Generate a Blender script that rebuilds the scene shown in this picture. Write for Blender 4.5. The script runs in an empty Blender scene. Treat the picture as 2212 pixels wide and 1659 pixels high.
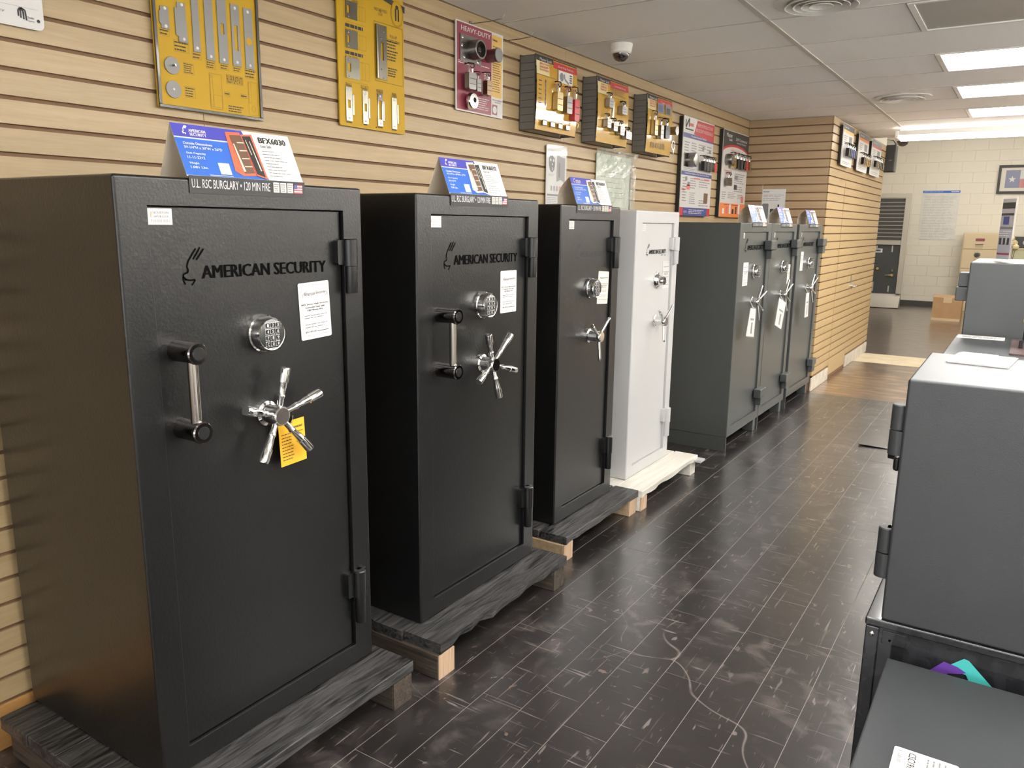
import bpy, math, random
from mathutils import Vector, Matrix
random.seed(7)
S = bpy.context.scene
COL = S.collection
# ------------------------------------------------------------------ camera
CX, CY, FPX = 1106.0, 829.5, 1688.2458          # frame taken as 2212 x 1659
YAW, PITCH, ROLL = -0.5759, -0.2015, 0.0123
CAM = Vector((2.3667, 0.0, 1.5406))
cy_, sy_, cp_, sp_ = math.cos(YAW), math.sin(YAW), math.cos(PITCH), math.sin(PITCH)
CF = Vector((sy_*cp_, cy_*cp_, sp_)); R0 = Vector((cy_, -sy_, 0)); U0 = R0.cross(CF)
CR = R0*math.cos(ROLL) + U0*math.sin(ROLL); CU = -R0*math.sin(ROLL) + U0*math.cos(ROLL)
cd = bpy.data.cameras.new('camera'); cam = bpy.data.objects.new('camera', cd); COL.objects.link(cam)
cd.sensor_fit = 'HORIZONTAL'; cd.sensor_width = 36.0; cd.lens = FPX/2212*36.0; cd.clip_start = 0.02; cd.clip_end = 100
cam.matrix_world = Matrix(((CR.x, CU.x, -CF.x, CAM.x), (CR.y, CU.y, -CF.y, CAM.y), (CR.z, CU.z, -CF.z, CAM.z), (0, 0, 0, 1)))
S.camera = cam
# ------------------------------------------------------------------ world, exposure
w = bpy.data.worlds.new('world'); S.world = w; w.use_nodes = True
w.node_tree.nodes['Background'].inputs[0].default_value = (0.75, 0.72, 0.68, 1); w.node_tree.nodes['Background'].inputs[1].default_value = 0.0
S.view_settings.view_transform = 'Standard'; S.view_settings.look = 'None'; S.view_settings.gamma = 1.0
S.view_settings.use_curve_mapping = False
S.view_settings.exposure = 1.2
LAMP = 7.8            # emission of the lit ceiling diffusers
LAMPCOL = (1.0, 0.975, 0.935)

# ------------------------------------------------------------------ photo pixel -> place helpers
def ray(u, v): return CF + CR*((u-CX)/FPX) - CU*((v-CY)/FPX)
def PX(u, v, x): d = ray(u, v); return CAM + d*((x-CAM.x)/d.x)
def PY(u, v, y): d = ray(u, v); return CAM + d*((y-CAM.y)/d.y)
def PZ(u, v, z): d = ray(u, v); return CAM + d*((z-CAM.z)/d.z)

# ------------------------------------------------------------------ materials
MATS = {}
def _nodes(name):
    m = bpy.data.materials.new(name); m.use_nodes = True
    nt = m.node_tree; b = nt.nodes['Principled BSDF']; return m, nt, b
def mat(name, col, rough=0.5, metal=0.0, spec=0.5, bump=None, var=None, alpha=None, trans=0.0, coat=0.0, emit=None, coatr=0.06, coatior=1.5):
    if name in MATS: return MATS[name]
    m, nt, b = _nodes(name); N = nt.nodes; L = nt.links
    b.inputs['Base Color'].default_value = (*col, 1); b.inputs['Roughness'].default_value = rough
    b.inputs['Metallic'].default_value = metal; b.inputs['Specular IOR Level'].default_value = spec
    b.inputs['Transmission Weight'].default_value = trans; b.inputs['Coat Weight'].default_value = coat
    b.inputs['Coat Roughness'].default_value = coatr; b.inputs['Coat IOR'].default_value = coatior
    if alpha is not None: b.inputs['Alpha'].default_value = alpha
    if emit: b.inputs['Emission Color'].default_value = (*emit[0], 1); b.inputs['Emission Strength'].default_value = emit[1]
    if bump or var:
        tc = N.new('ShaderNodeTexCoord')
    if bump:   # (scale, strength, distance)
        n = N.new('ShaderNodeTexNoise'); n.inputs['Scale'].default_value = bump[0]; n.inputs['Detail'].default_value = 3
        bp = N.new('ShaderNodeBump'); bp.inputs['Strength'].default_value = bump[1]; bp.inputs['Distance'].default_value = bump[2]
        L.new(tc.outputs['Object'], n.inputs['Vector']); L.new(n.outputs['Fac'], bp.inputs['Height']); L.new(bp.outputs['Normal'], b.inputs['Normal'])
    if var:    # (scale, other colour)
        n = N.new('ShaderNodeTexNoise'); n.inputs['Scale'].default_value = var[0]; n.inputs['Detail'].default_value = 4
        rp = N.new('ShaderNodeValToRGB'); rp.color_ramp.elements[0].position = 0.35; rp.color_ramp.elements[1].position = 0.68
        rp.color_ramp.elements[0].color = (*col, 1); rp.color_ramp.elements[1].color = (*var[1], 1)
        L.new(tc.outputs['Object'], n.inputs['Vector']); L.new(n.outputs['Fac'], rp.inputs['Fac']); L.new(rp.outputs['Color'], b.inputs['Base Color'])
    MATS[name] = m; return m
def wood(name, c0, c1, axis, rough=0.4, gs=9.0, bump=0.06, rnd=0.0, stretch=26.0, lines=0.35, coat=0.0):
    """grain along `axis` in world position, tone varied per board"""
    m, nt, b = _nodes(name); N = nt.nodes; L = nt.links
    g = N.new('ShaderNodeNewGeometry'); mp = N.new('ShaderNodeMapping'); oi = N.new('ShaderNodeObjectInfo')
    sc = [stretch]*3; sc[axis] = 1.3; mp.inputs['Scale'].default_value = sc
    cb = N.new('ShaderNodeCombineXYZ'); mu = N.new('ShaderNodeMath'); mu.operation = 'MULTIPLY'; mu.inputs[1].default_value = 37.0
    L.new(oi.outputs['Random'], mu.inputs[0])
    for i in range(3): L.new(mu.outputs[0], cb.inputs[i])
    L.new(cb.outputs[0], mp.inputs['Location']); L.new(g.outputs['Position'], mp.inputs['Vector'])
    n = N.new('ShaderNodeTexNoise'); n.inputs['Scale'].default_value = 1.0; n.inputs['Detail'].default_value = 6; n.inputs['Roughness'].default_value = 0.62; n.inputs['Distortion'].default_value = 0.6
    L.new(mp.outputs[0], n.inputs['Vector'])
    wv = N.new('ShaderNodeTexNoise'); wv.inputs['Scale'].default_value = 3.4; wv.inputs['Detail'].default_value = 8; wv.inputs['Distortion'].default_value = 1.6
    L.new(mp.outputs[0], wv.inputs['Vector'])
    mx = N.new('ShaderNodeMix'); mx.data_type = 'FLOAT'; mx.inputs[0].default_value = lines
    L.new(n.outputs['Fac'], mx.inputs[2]); L.new(wv.outputs['Fac'], mx.inputs[3])
    rp = N.new('ShaderNodeValToRGB'); rp.color_ramp.elements[0].position = 0.36; rp.color_ramp.elements[1].position = 0.62
    rp.color_ramp.elements[0].color = (*c0, 1); rp.color_ramp.elements[1].color = (*c1, 1)
    L.new(mx.outputs[0], rp.inputs['Fac'])
    hs = N.new('ShaderNodeHueSaturation'); ma = N.new('ShaderNodeMath'); ma.operation = 'MULTIPLY_ADD'
    ma.inputs[1].default_value = rnd; ma.inputs[2].default_value = 1.0-rnd/2
    L.new(oi.outputs['Random'], ma.inputs[0]); L.new(ma.outputs[0], hs.inputs['Value']); L.new(rp.outputs['Color'], hs.inputs['Color'])
    L.new(hs.outputs[0], b.inputs['Base Color']); b.inputs['Roughness'].default_value = rough; b.inputs['Coat Weight'].default_value = coat
    if bump:
        bp = N.new('ShaderNodeBump'); bp.inputs['Strength'].default_value = bump; bp.inputs['Distance'].default_value = 0.004
        L.new(mx.outputs[0], bp.inputs['Height']); L.new(bp.outputs['Normal'], b.inputs['Normal'])
    MATS[name] = m; return m
def vinyl(name, base, base2, scuff, chip, rough=0.3, amt=1.0, worn=0.0):
    """worn vinyl flooring: mottled base, pale scuffs, curved scratches, small chips"""
    m, nt, b = _nodes(name); N = nt.nodes; L = nt.links
    g = N.new('ShaderNodeNewGeometry'); oi = N.new('ShaderNodeObjectInfo')
    def noise(scale, det=4, dist=0.0, vec=None, rough_=0.55):
        n = N.new('ShaderNodeTexNoise'); n.inputs['Scale'].default_value = scale; n.inputs['Detail'].default_value = det
        n.inputs['Distortion'].default_value = dist; n.inputs['Roughness'].default_value = rough_
        L.new(vec or g.outputs['Position'], n.inputs['Vector']); return n.outputs['Fac']
    def ramp(f, a, c, ca=(0, 0, 0), cc=(1, 1, 1)):
        r = N.new('ShaderNodeValToRGB'); r.color_ramp.elements[0].position = a; r.color_ramp.elements[1].position = c
        r.color_ramp.elements[0].color = (*ca, 1); r.color_ramp.elements[1].color = (*cc, 1); L.new(f, r.inputs['Fac']); return r.outputs['Color']
    def mapped(sc, rot):
        mp = N.new('ShaderNodeMapping'); mp.inputs['Scale'].default_value = sc; mp.inputs['Rotation'].default_value = (0, 0, rot)
        L.new(g.outputs['Position'], mp.inputs['Vector']); return mp.outputs[0]
    def mul(a, c):
        x = N.new('ShaderNodeMath'); x.operation = 'MULTIPLY'; L.new(a, x.inputs[0])
        if isinstance(c, float): x.inputs[1].default_value = c
        else: L.new(c, x.inputs[1])
        return x.outputs[0]
    def mix(f, a, c):
        x = N.new('ShaderNodeMix'); x.data_type = 'RGBA'; L.new(f, x.inputs[0]); L.new(a, x.inputs[6])
        if isinstance(c, tuple): x.inputs[7].default_value = (*c, 1)
        else: L.new(c, x.inputs[7])
        return x.outputs[2]
    colr = ramp(noise(2.3, 6), 0.35, 0.7, base, base2)
    hs = N.new('ShaderNodeHueSaturation'); ma = N.new('ShaderNodeMath'); ma.operation = 'MULTIPLY_ADD'; ma.inputs[1].default_value = 0.3; ma.inputs[2].default_value = 0.85
    L.new(oi.outputs['Random'], ma.inputs[0]); L.new(ma.outputs[0], hs.inputs['Value']); L.new(colr, hs.inputs['Color']); colr = hs.outputs[0]
    # cloudy scuffs
    cl = mul(ramp(noise(9, 8, 0.5), 0.52, 0.75), ramp(noise(1.7, 3), 0.42, 0.62)); colr = mix(mul(cl, 0.35*amt), colr, scuff)
    # short streaks at several angles
    for sc, rot, k in (((5, 60, 5), 0.5, 0.70), ((70, 6, 5), 0.3, 0.71), ((5, 55, 5), -0.6, 0.705), ((60, 5, 5), -0.9, 0.715), ((2.2, 70, 5), 1.1, 0.705), ((80, 2.4, 5), 0.15, 0.70), ((28, 11, 5), 0.8, 0.70)):
        f = mul(ramp(noise(1.0, 2, 0.25, mapped(sc, rot)), k-0.03, k), ramp(noise(2.9+rot, 3), 0.45, 0.6)); colr = mix(mul(f, 0.55*amt), colr, scuff)
    # long curved scratches: edges of big distorted cells
    vd = N.new('ShaderNodeVectorMath'); vd.operation = 'ADD'
    nn = N.new('ShaderNodeTexNoise'); nn.inputs['Scale'].default_value = 1.1; L.new(g.outputs['Position'], nn.inputs['Vector'])
    L.new(g.outputs['Position'], vd.inputs[0]); L.new(nn.outputs['Color'], vd.inputs[1])
    vo = N.new('ShaderNodeTexVoronoi'); vo.feature = 'DISTANCE_TO_EDGE'; vo.inputs['Scale'].default_value = 1.15; L.new(vd.outputs[0], vo.inputs['Vector'])
    f = mul(ramp(vo.outputs['Distance'], 0.0004, 0.0018, (1, 1, 1), (0, 0, 0)), ramp(noise(1.9, 4, 0.4), 0.52, 0.60)); colr = mix(mul(f, 0.6*amt), colr, scuff)
    # chips
    f = mul(ramp(noise(19, 4, 0.8), 0.665, 0.69), ramp(noise(1.3, 2), 0.44, 0.58)); colr = mix(mul(f, 0.6*amt), colr, chip)
    f = ramp(noise(60, 2), 0.765, 0.775); colr = mix(mul(f, 0.6*amt), colr, scuff)
    if worn:
        f = mul(ramp(noise(1.0, 5, 0.7, mapped((3, 9, 3), 0.25)), 0.5, 0.62), worn); colr = mix(f, colr, chip)
    L.new(colr, b.inputs['Base Color'])
    b.inputs['Specular IOR Level'].default_value = 0.35; b.inputs['Coat Weight'].default_value = 1.0; b.inputs['Coat Roughness'].default_value = 0.20; b.inputs['Coat IOR'].default_value = 1.38
    rr = N.new('ShaderNodeMath'); rr.operation = 'MULTIPLY_ADD'; rr.inputs[1].default_value = rough*0.35; rr.inputs[2].default_value = rough*0.85; L.new(noise(6, 3), rr.inputs[0]); L.new(rr.outputs[0], b.inputs['Roughness'])
    bp = N.new('ShaderNodeBump'); bp.inputs['Strength'].default_value = 0.08; bp.inputs['Distance'].default_value = 0.002
    L.new(noise(45, 3), bp.inputs['Height']); L.new(bp.outputs['Normal'], b.inputs['Normal'])
    MATS[name] = m; return m

M_slat = wood('maple_laminate', (0.372, 0.268, 0.140), (0.452, 0.335, 0.186), 1, rough=0.42, rnd=0.07, bump=0.02)
M_slatx = wood('maple_laminate_return', (0.385, 0.268, 0.155), (0.45, 0.325, 0.195), 0, rough=0.45, rnd=0.07, bump=0.02)
M_slatbox = wood('maple_laminate_yellow', (0.385, 0.268, 0.122), (0.43, 0.308, 0.155), 1, rough=0.4, rnd=0.05, bump=0.02)
M_groove = mat('slat_groove_fibreboard', (0.19, 0.105, 0.055), 0.8)
M_floor = vinyl('dark_vinyl_plank', (0.018, 0.0155, 0.0148), (0.031, 0.0265, 0.0255), (0.30, 0.255, 0.235), (0.25, 0.165, 0.125), 0.33, 1.0)
M_bed = mat('floor_seam_dirt', (0.22, 0.195, 0.18), 0.7)
M_worn = vinyl('worn_brown_floor', (0.085, 0.045, 0.022), (0.14, 0.078, 0.040), (0.34, 0.24, 0.16), (0.36, 0.21, 0.10), 0.3, 0.6, worn=0.6)
M_rear = vinyl('rear_brown_floor', (0.085, 0.052, 0.036), (0.115, 0.072, 0.050), (0.18, 0.14, 0.12), (0.16, 0.10, 0.07), 0.30, 0.25)
M_strip = mat('threshold_paint', (0.62, 0.53, 0.36), 0.5, var=(6, (0.52, 0.43, 0.28)))
M_tile = mat('ceiling_tile_fibre', (0.90, 0.89, 0.875), 0.9, bump=(260, 0.2, 0.002), var=(240, (0.84, 0.825, 0.805)))
M_tee = mat('ceiling_tee_paint', (0.56, 0.53, 0.48), 0.6)
M_angle = mat('tan_wall_angle', (0.30, 0.25, 0.19), 0.6)
M_paint = mat('cream_wall_paint', (0.74, 0.69, 0.57), 0.6)
M_block = mat('cream_block_paint', (0.74, 0.69, 0.57), 0.55, bump=(60, 0.15, 0.003))
M_white = mat('white_paint', (0.78, 0.76, 0.72), 0.5)
M_dirtywhite = mat('dirty_white_paint', (0.60, 0.56, 0.48), 0.5, var=(9, (0.45, 0.40, 0.32)))
M_blackp = mat('black_safe_paint', (0.0055, 0.0055, 0.0056), 0.31, bump=(130, 0.6, 0.0016), spec=0.30, coat=1.0, coatr=0.31, coatior=1.32)
M_greyp = mat('grey_safe_paint', (0.062, 0.067, 0.066), 0.36, bump=(300, 0.12, 0.0006), spec=0.3, coat=0.5, coatr=0.3, coatior=1.32)
M_whitep = mat('white_safe_paint', (0.51, 0.51, 0.505), 0.28, bump=(200, 0.06, 0.0005))
M_charp = mat('charcoal_safe_paint', (0.042, 0.045, 0.048), 0.40, bump=(420, 0.35, 0.0008))
M_chrome = mat('polished_chrome', (0.80, 0.79, 0.77), 0.10, 1.0)
M_dchrome = mat('dark_chrome', (0.22, 0.20, 0.195), 0.10, 1.0)
M_satin = mat('satin_steel', (0.27, 0.26, 0.245), 0.28, 1.0)
M_strike = mat('strike_chrome', (0.24, 0.225, 0.185), 0.24, 1.0)
M_brass = mat('brass', (0.78, 0.58, 0.24), 0.22, 1.0)
M_blk = mat('black_plastic', (0.012, 0.012, 0.013), 0.3)
M_blkmetal = mat('black_enamel_steel', (0.014, 0.014, 0.016), 0.16, coat=0.6, var=(30, (0.03, 0.03, 0.034)))
M_wire = mat('black_wire', (0.045, 0.042, 0.038), 0.45)
M_hole = mat('dark_void', (0.004, 0.004, 0.004), 0.9)
M_paper = mat('white_card', (0.66, 0.65, 0.63), 0.5)
M_cardback = mat('cream_card_back', (0.74, 0.69, 0.60), 0.6)
def translucent(m, f):
    nt = m.node_tree; b = nt.nodes['Principled BSDF']; o = nt.nodes['Material Output']; tr = nt.nodes.new('ShaderNodeBsdfTranslucent'); tr.inputs['Color'].default_value = b.inputs['Base Color'].default_value
    mx = nt.nodes.new('ShaderNodeMixShader'); mx.inputs[0].default_value = f; nt.links.new(b.outputs[0], mx.inputs[1]); nt.links.new(tr.outputs[0], mx.inputs[2]); nt.links.new(mx.outputs[0], o.inputs['Surface'])
M_tent = mat('cream_translucent_card', (0.86, 0.80, 0.70), 0.6); translucent(M_tent, 0.5)
M_ink = mat('black_ink', (0.015, 0.015, 0.016), 0.5)
M_greyink = mat('grey_ink', (0.20, 0.195, 0.195), 0.5)
M_blue = mat('blue_print', (0.045, 0.14, 0.52), 0.22)
M_violet = mat('violet_blue_print', (0.075, 0.075, 0.40), 0.22)
M_red = mat('red_print', (0.50, 0.035, 0.045), 0.3)
M_burg = mat('burgundy_print', (0.26, 0.045, 0.07), 0.35)
M_orange = mat('orange_print', (0.75, 0.22, 0.07), 0.35)
M_yel = mat('yellow_board', (0.50, 0.30, 0.006), 0.5, spec=0.3)
M_gold = mat('gold_yellow_print', (0.56, 0.325, 0.045), 0.12, coat=1.0)
M_paleyel = mat('pale_yellow_print', (0.78, 0.68, 0.36), 0.12, coat=1.0)
M_goldtext = mat('gold_panel_print', (0.72, 0.45, 0.11), 0.4)
M_platepaint = mat('grey_plate_paint', (0.23, 0.225, 0.22), 0.4)
M_tan = mat('tan_print', (0.70, 0.63, 0.48), 0.4)
M_pinkish = mat('pink_red_print', (0.60, 0.14, 0.12), 0.4)
M_navy = mat('navy_print', (0.05, 0.065, 0.23), 0.35)
M_tag = mat('orange_tag_card', (0.80, 0.45, 0.03), 0.45)
M_kraft = mat('kraft_card', (0.42, 0.255, 0.12), 0.6, var=(5, (0.38, 0.22, 0.1)))
M_tape = mat('packing_tape', (0.60, 0.45, 0.28), 0.12)
M_acryl = mat('clear_acrylic', (0.95, 0.95, 0.95), 0.03, alpha=0.14, coat=1.0)
M_film = mat('crumpled_clear_film', (0.62, 0.66, 0.59), 0.14, alpha=0.38, coat=1.0, spec=1.0, bump=(14, 0.6, 0.03))
M_diff = mat('lit_diffuser', (0.9, 0.9, 0.88), 0.4, emit=(LAMPCOL, LAMP))
M_filltube = mat('fill_tube', (0.9, 0.9, 0.88), 0.4, emit=(LAMPCOL, LAMP*5.0)); M_rearfill = mat('rear_fill_lamp', (0.9, 0.9, 0.88), 0.4, emit=(LAMPCOL, LAMP*2.2))  # glow of the added, unseen strips: counter side, then back room
M_dayfill = mat('day_fill_pane', (0.6, 0.6, 0.6), 0.2, emit=((0.97, 0.98, 1.0), 2.6))  # glow of the added panes behind the camera
M_diffoff = mat('unlit_diffuser', (0.36, 0.36, 0.35), 0.3)
M_pallet = wood('black_stained_board', (0.005, 0.005, 0.0055), (0.080, 0.076, 0.075), 1, rough=0.40, bump=1.0, stretch=15.0, lines=0.75)
M_runner = wood('black_stained_runner', (0.016, 0.014, 0.013), (0.10, 0.075, 0.055), 0, rough=0.6, bump=0.5, lines=0.6)
M_raw = wood('raw_pine_board', (0.30, 0.205, 0.115), (0.47, 0.345, 0.215), 1, rough=0.7, bump=0.3)
M_rawend = wood('raw_pine_end', (0.33, 0.21, 0.13), (0.62, 0.44, 0.30), 2, rough=0.75, bump=0.3, stretch=60)
M_rawdk = wood('weathered_raw_wood', (0.10, 0.075, 0.045), (0.27, 0.20, 0.115), 1, rough=0.75, bump=0.4)
M_whitewood = wood('whitewashed_board', (0.62, 0.58, 0.50), (0.80, 0.77, 0.70), 1, rough=0.6, bump=0.3)
M_basewood = wood('orange_baseboard_wood', (0.38, 0.19, 0.06), (0.55, 0.30, 0.11), 1, rough=0.35, bump=0.05)
M_dkbase = mat('dark_rubber_base', (0.06, 0.055, 0.05), 0.5)
M_beige = mat('beige_cabinet_paint', (0.58, 0.46, 0.28), 0.4)
M_alu = mat('brushed_aluminium', (0.50, 0.47, 0.41), 0.38, 1.0)
M_dkfelt = mat('dark_display_panel', (0.045, 0.042, 0.040), 0.5)
M_teal = mat('teal_print', (0.07, 0.50, 0.47), 0.3)
M_purple = mat('purple_print', (0.13, 0.05, 0.32), 0.3)
M_coral = mat('coral_print', (0.68, 0.14, 0.075), 0.3)
M_woodpic = mat('brown_print', (0.14, 0.075, 0.045), 0.4)
M_lens = mat('smoked_dome', (0.03, 0.018, 0.02), 0.05, coat=1.0)
M_greenpaper = mat('pale_green_paper', (0.60, 0.65, 0.55), 0.5)
M_mat = mat('loose_vinyl', (0.035, 0.032, 0.03), 0.35)
M_leaf = mat('dried_flower', (0.66, 0.55, 0.30), 0.8)

# ------------------------------------------------------------------ mesh building
class Frame:
    def __init__(s, o, r, u):
        s.o = Vector(o); s.r = Vector(r).normalized(); s.u = Vector(u).normalized(); s.n = s.r.cross(s.u)
    def p(s, x, y, d=0.0): return s.o + s.r*x + s.u*y + s.n*d
def frame_x(x, y, z): return Frame((x, y, z), (0, 1, 0), (0, 0, 1))      # face looking +X
def frame_my(x, y, z): return Frame((x, y, z), (1, 0, 0), (0, 0, 1))     # face looking -Y
def frame_top(x, y, z): return Frame((x, y, z), (1, 0, 0), (0, 1, 0))
_TXT = {}
def text_geo(s, bold=0.0, shear=0.0):
    k = (s, bold, shear)
    if k in _TXT: return _TXT[k]
    c = bpy.data.curves.new('lettering_source', 'FONT'); c.body = s; c.resolution_u = 2; c.offset = bold; c.shear = shear; c.fill_mode = 'FRONT'
    c.align_x = 'LEFT'
    o = bpy.data.objects.new('lettering_source', c); COL.objects.link(o)
    dg = bpy.context.evaluated_depsgraph_get(); me = o.evaluated_get(dg).to_mesh()
    V = [tuple(v.co) for v in me.vertices]; Fc = [tuple(p.vertices) for p in me.polygons]
    o.evaluated_get(dg).to_mesh_clear(); bpy.data.objects.remove(o); bpy.data.curves.remove(c)
    if V:
        x0 = min(v[0] for v in V); x1 = max(v[0] for v in V); y0 = min(v[1] for v in V); y1 = max(v[1] for v in V)
        sx = max(x1-x0, 1e-6); sy = max(y1-y0, 1e-6); V = [((v[0]-x0)/sx, (v[1]-y0)/sy) for v in V]
        _TXT[k] = (V, Fc, sx/sy)
    else: _TXT[k] = ([], [], 1)
    return _TXT[k]
class MB:
    def __init__(s): s.v = []; s.f = []
    def add(s, V, Fc):
        b = len(s.v); s.v += [Vector(v) for v in V]; s.f += [tuple(i+b for i in f) for f in Fc]; return s
    def box(s, x0, y0, z0, x1, y1, z1):
        V = [(x, y, z) for z in (z0, z1) for y in (y0, y1) for x in (x0, x1)]
        return s.add(V, [(0, 2, 3, 1), (4, 5, 7, 6), (0, 1, 5, 4), (2, 6, 7, 3), (0, 4, 6, 2), (1, 3, 7, 5)])
    def fbox(s, F, x0, y0, x1, y1, d0, d1):
        V = [F.p(x, y, d) for d in (d0, d1) for y in (y0, y1) for x in (x0, x1)]
        return s.add(V, [(0, 2, 3, 1), (4, 5, 7, 6), (0, 1, 5, 4), (2, 6, 7, 3), (0, 4, 6, 2), (1, 3, 7, 5)])
    def quad(s, a, b, c, d): return s.add([a, b, c, d], [(0, 1, 2, 3)])
    def rect(s, F, x0, y0, x1, y1, d): return s.add([F.p(x0, y0, d), F.p(x1, y0, d), F.p(x1, y1, d), F.p(x0, y1, d)], [(0, 1, 2, 3)])
    def poly(s, F, pts, d): return s.add([F.p(x, y, d) for x, y in pts], [tuple(range(len(pts)))])
    def prism(s, F, pts, d0, d1):
        n = len(pts); V = [F.p(x, y, d0) for x, y in pts] + [F.p(x, y, d1) for x, y in pts]
        Fc = [tuple(range(n, 2*n)), tuple(range(n-1, -1, -1))] + [(i, (i+1) % n, (i+1) % n+n, i+n) for i in range(n)]
        return s.add(V, Fc)
    def text(s, F, t, x0, y0, x1, y1, d, bold=0.02, shear=0.0):
        V, Fc, a = text_geo(t, 0.0, shear); k = bold*(x1-x0)/max(len(t), 1)*1.6
        for i, dx in enumerate((-k, 0, k) if bold > 0.012 else (0,)):
            s.add([F.p(x0+(x1-x0)*v[0]+dx, y0+(y1-y0)*v[1], d+0.00012*i) for v in V], Fc)
        return s
    def lathe(s, p0, ax, prof, n=24, cap0=True, cap1=True):
        p0 = Vector(p0); ax = Vector(ax).normalized(); t = Vector((0, 0, 1)) if abs(ax.z) < 0.9 else Vector((1, 0, 0))
        a = ax.cross(t).normalized(); b = ax.cross(a); V = []
        for h, r in prof:
            for i in range(n):
                th = 2*math.pi*i/n; V.append(p0 + ax*h + (a*math.cos(th) + b*math.sin(th))*r)
        Fc = []
        for k in range(len(prof)-1):
            for i in range(n):
                j = (i+1) % n; Fc.append((k*n+i, k*n+j, (k+1)*n+j, (k+1)*n+i))
        if cap0: Fc.append(tuple(range(n-1, -1, -1)))
        if cap1: Fc.append(tuple(range((len(prof)-1)*n, len(prof)*n)))
        return s.add(V, Fc)
    def cyl(s, p0, p1, r0, r1=None, n=20):
        p0 = Vector(p0); p1 = Vector(p1); return s.lathe(p0, p1-p0, [(0, r0), ((p1-p0).length, r0 if r1 is None else r1)], n)
    def tube(s, pts, r, n=8):
        pts = [Vector(p) for p in pts]; V = []; Fc = []
        d0 = (pts[1]-pts[0]).normalized(); t = Vector((0, 0, 1)) if abs(d0.z) < 0.9 else Vector((1, 0, 0)); a = d0.cross(t).normalized()
        for k, p in enumerate(pts):
            d = ((pts[min(k+1, len(pts)-1)]) - pts[max(k-1, 0)]).normalized()
            a = (a - d*a.dot(d)).normalized(); b = d.cross(a)
            for i in range(n):
                th = 2*math.pi*i/n; V.append(p + (a*math.cos(th) + b*math.sin(th))*r)
        for k in range(len(pts)-1):
            for i in range(n):
                j = (i+1) % n; Fc.append((k*n+i, k*n+j, (k+1)*n+j, (k+1)*n+i))
        Fc.append(tuple(range(n-1, -1, -1))); Fc.append(tuple(range((len(pts)-1)*n, len(pts)*n)))
        return s.add(V, Fc)
    def build(s, name, m, parent=None, bevel=0.0, seg=2, smooth=None, kind=None, label=None):
        o0 = origin_of(parent)
        me = bpy.data.meshes.new(name); me.from_pydata([v-o0 for v in s.v], [], s.f); me.materials.append(m)
        if smooth is None: smooth = len(s.v) > 24
        if smooth:
            me.polygons.foreach_set('use_smooth', [True]*len(me.polygons)); me.set_sharp_from_angle(angle=math.radians(38))
        me.update()
        o = bpy.data.objects.new(name, me); COL.objects.link(o); o.parent = parent
        if bevel:
            bm = o.modifiers.new('bevel', 'BEVEL'); bm.width = bevel; bm.segments = seg; bm.limit_method = 'ANGLE'; bm.angle_limit = math.radians(40); bm.harden_normals = True
            me.polygons.foreach_set('use_smooth', [True]*len(me.polygons))
        if kind: o['kind'] = kind
        if label: o['label'] = label
        return o
def origin_of(p):
    o = Vector((0, 0, 0))
    while p is not None: o = o + Vector(p.location); p = p.parent
    return o
def tag(o, label, cat, group=None, kind=None):
    o['label'] = label; o['category'] = cat
    if group: o['group'] = group
    if kind: o['kind'] = kind
    return o
def thing(name, label, cat, loc, group=None, kind=None):
    o = bpy.data.objects.new(name, None); COL.objects.link(o); o.location = loc; o.empty_display_size = 0.1
    return tag(o, label, cat, group, kind)
def inst(src, parent, loc, name=None):
    o = bpy.data.objects.new(name or src.name.split('.')[0], src.data); COL.objects.link(o); o.parent = parent; o.location = Vector(loc)
    for md in src.modifiers:
        if md.type == 'BEVEL':
            b = o.modifiers.new('bevel', 'BEVEL'); b.width = md.width; b.segments = md.segments; b.limit_method = 'ANGLE'; b.angle_limit = md.angle_limit; b.harden_normals = True
    return o
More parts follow.
